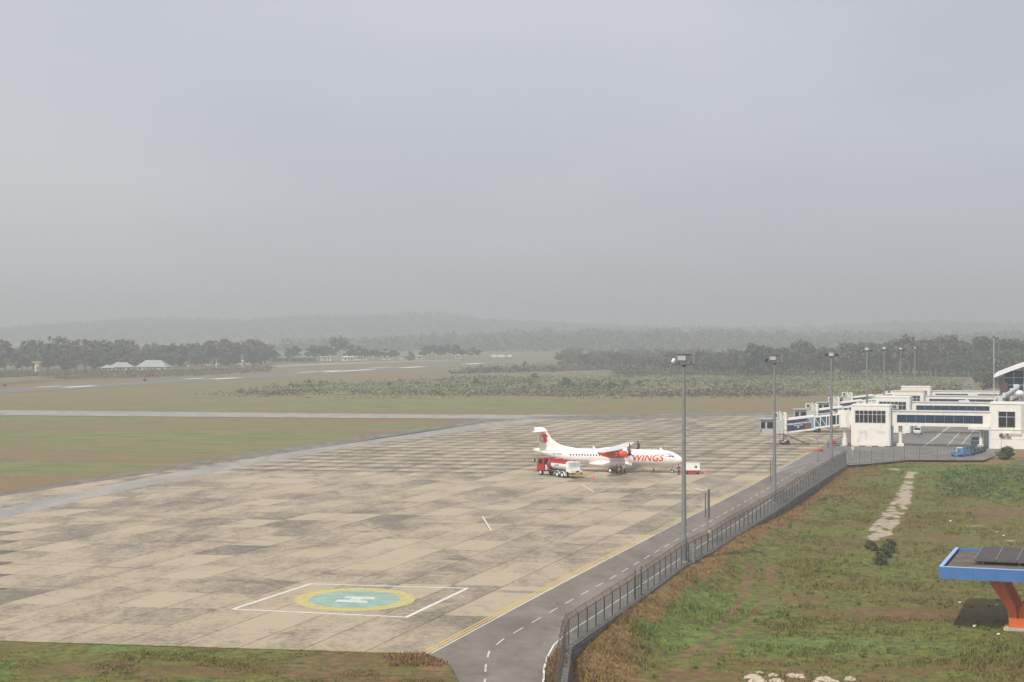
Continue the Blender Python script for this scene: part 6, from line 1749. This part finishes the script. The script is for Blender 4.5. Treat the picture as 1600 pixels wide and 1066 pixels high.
MB().loft([[(-20, -8, 3.4), (20, -8, 3.4), (20, 8, 3.4), (-20, 8, 3.4)], [(-15, -.4, 8.0), (16, -.4, 8.0), (16, .4, 8.0), (-15, .4, 8.0)]]).build('roof', MT['roof_thatch'], t)
gb_ = MB().bar((-2, -5.5, 12.6), (4.6, -5.5, 7.0), .5, .5).bar((-2, -5.5, 12.6), (-6.5, -5.5, 8.0), .35, .35); gb_.build('gable_edge', MT['white_paint'], t)
MB().prism([(-6.5, 7.2), (4.6, 6.4), (-2, 12.3)], 'y', -5.3, 4).build('gable', MT['roof_thatch'], t)
for x, h_ in ((-14, 2.6), (-8, 2.6), (-2, 2.6), (4, 2.6), (10, 2.6)): MB().bx(x, x + 3, -6.08, -6, .6, h_).build('window', MT['glass_dark'], t)
for k, (px, py, L, D, h_, rh, rf_, lab) in enumerate([(510, 563.8, 9, 6, 3, 4.0, 'roof_blue', 'small steep white roofed house between the hall and the tall spreading tree'), (545, 564, 12, 6, 3, 1.2, 'light_grey', 'low flat roofed building under the tall spreading tree'), (565, 563.5, 9, 6, 2.8, 1.5, 'roof_grey', 'dark low building right of the tall spreading tree'),
                                                       (605, 562.3, 8, 6, 2.6, 3.4, 'roof_blue', 'small pavilion with a pointed white roof below the slender trees'), (632, 561.5, 8, 5, 2.4, 1.4, 'roof_grey', 'low dark hut right of the pointed pavilion'), (655, 561, 6, 5, 2.4, 1.6, 'roof_blue', 'small hut in front of the slender trees at the gap'), (716, 560, 7, 5, 2.4, 1.4, 'roof_blue', 'small pale hut below the clump of dark slender trees'), (330, 571.5, 7, 5, 2.6, 1.6, 'roof_blue', 'small white gabled hut left of the long shed'), (290, 573, 7, 5, 2.6, 2.2, 'roof_blue', 'small white gabled hut right of the blue roofed houses')]):
    hip_house(lab, px, py, L, D, h_, rh, R(5 * (k % 3)), rf_, 2)
for k, (px, py, sx, lab) in enumerate([(772, 559.3, 3.0, 'white truck parked far beyond the runway end, leftmost of three'), (784, 559.4, 4.0, 'long white truck in the middle of three beyond the runway end'), (797, 559, 2.2, 'white van parked far beyond the runway end, rightmost of three')]):
    t = thing('parked_van', lab, 'van', G(px, py), R(10))
    MB().bx(-sx, sx * .55, -1.1, 1.1, .7, 3.0).build('body', MT['white_paint'], t); MB().bx(sx * .56, sx, -1.05, 1.05, .6, 2.3).build('cab', MT['light_grey'], t)
    for x in (-sx * .6, sx * .7):
        for y in (-1, 1): MB().cyl((x, y - .15, .45), (x, y + .15, .45), .45, n=8).build('wheel', MT['rubber'], t)
for k, (px, pb, pt, lab) in enumerate([(332, 572, 547, 'thin white lamp pole left of the long shed'), (338, 574, 561, 'short pale pole in front of the long shed'), (378, 574, 555, 'twin pale pole at the right end of the long shed'), (744, 560, 550, 'white pole standing at the edge of the far grove')]):
    p, hg = tree_for(px, pb, pt)
    t = thing('light_pole', lab, 'pole', p, 0, 'poles across the runway')
    MB().cyl((0, 0, 0), (0, 0, hg), .22, .14, 6).build('pole', MT['white_paint'], t); MB().bx(-.1, 2.0, -.2, .2, hg - .2, hg).build('lamp_head', MT['light_grey'], t)

# ------------------------------------------------------------------ haze
t = NT('haze'); nt = t.mat.node_tree
nt.nodes.remove(t.b)
pv = nt.nodes.new('ShaderNodeVolumePrincipled')
pv.inputs['Color'].default_value = (.67, .71, .745, 1)
pv.inputs['Density'].default_value = HAZE
pv.inputs['Anisotropy'].default_value = 0.1
nt.links.new(pv.outputs[0], nt.nodes['Material Output'].inputs['Volume'])
MB().bx(-7600, 7600, -900, 7600, -6.5, 118).build('haze', t.mat, kind='stuff')
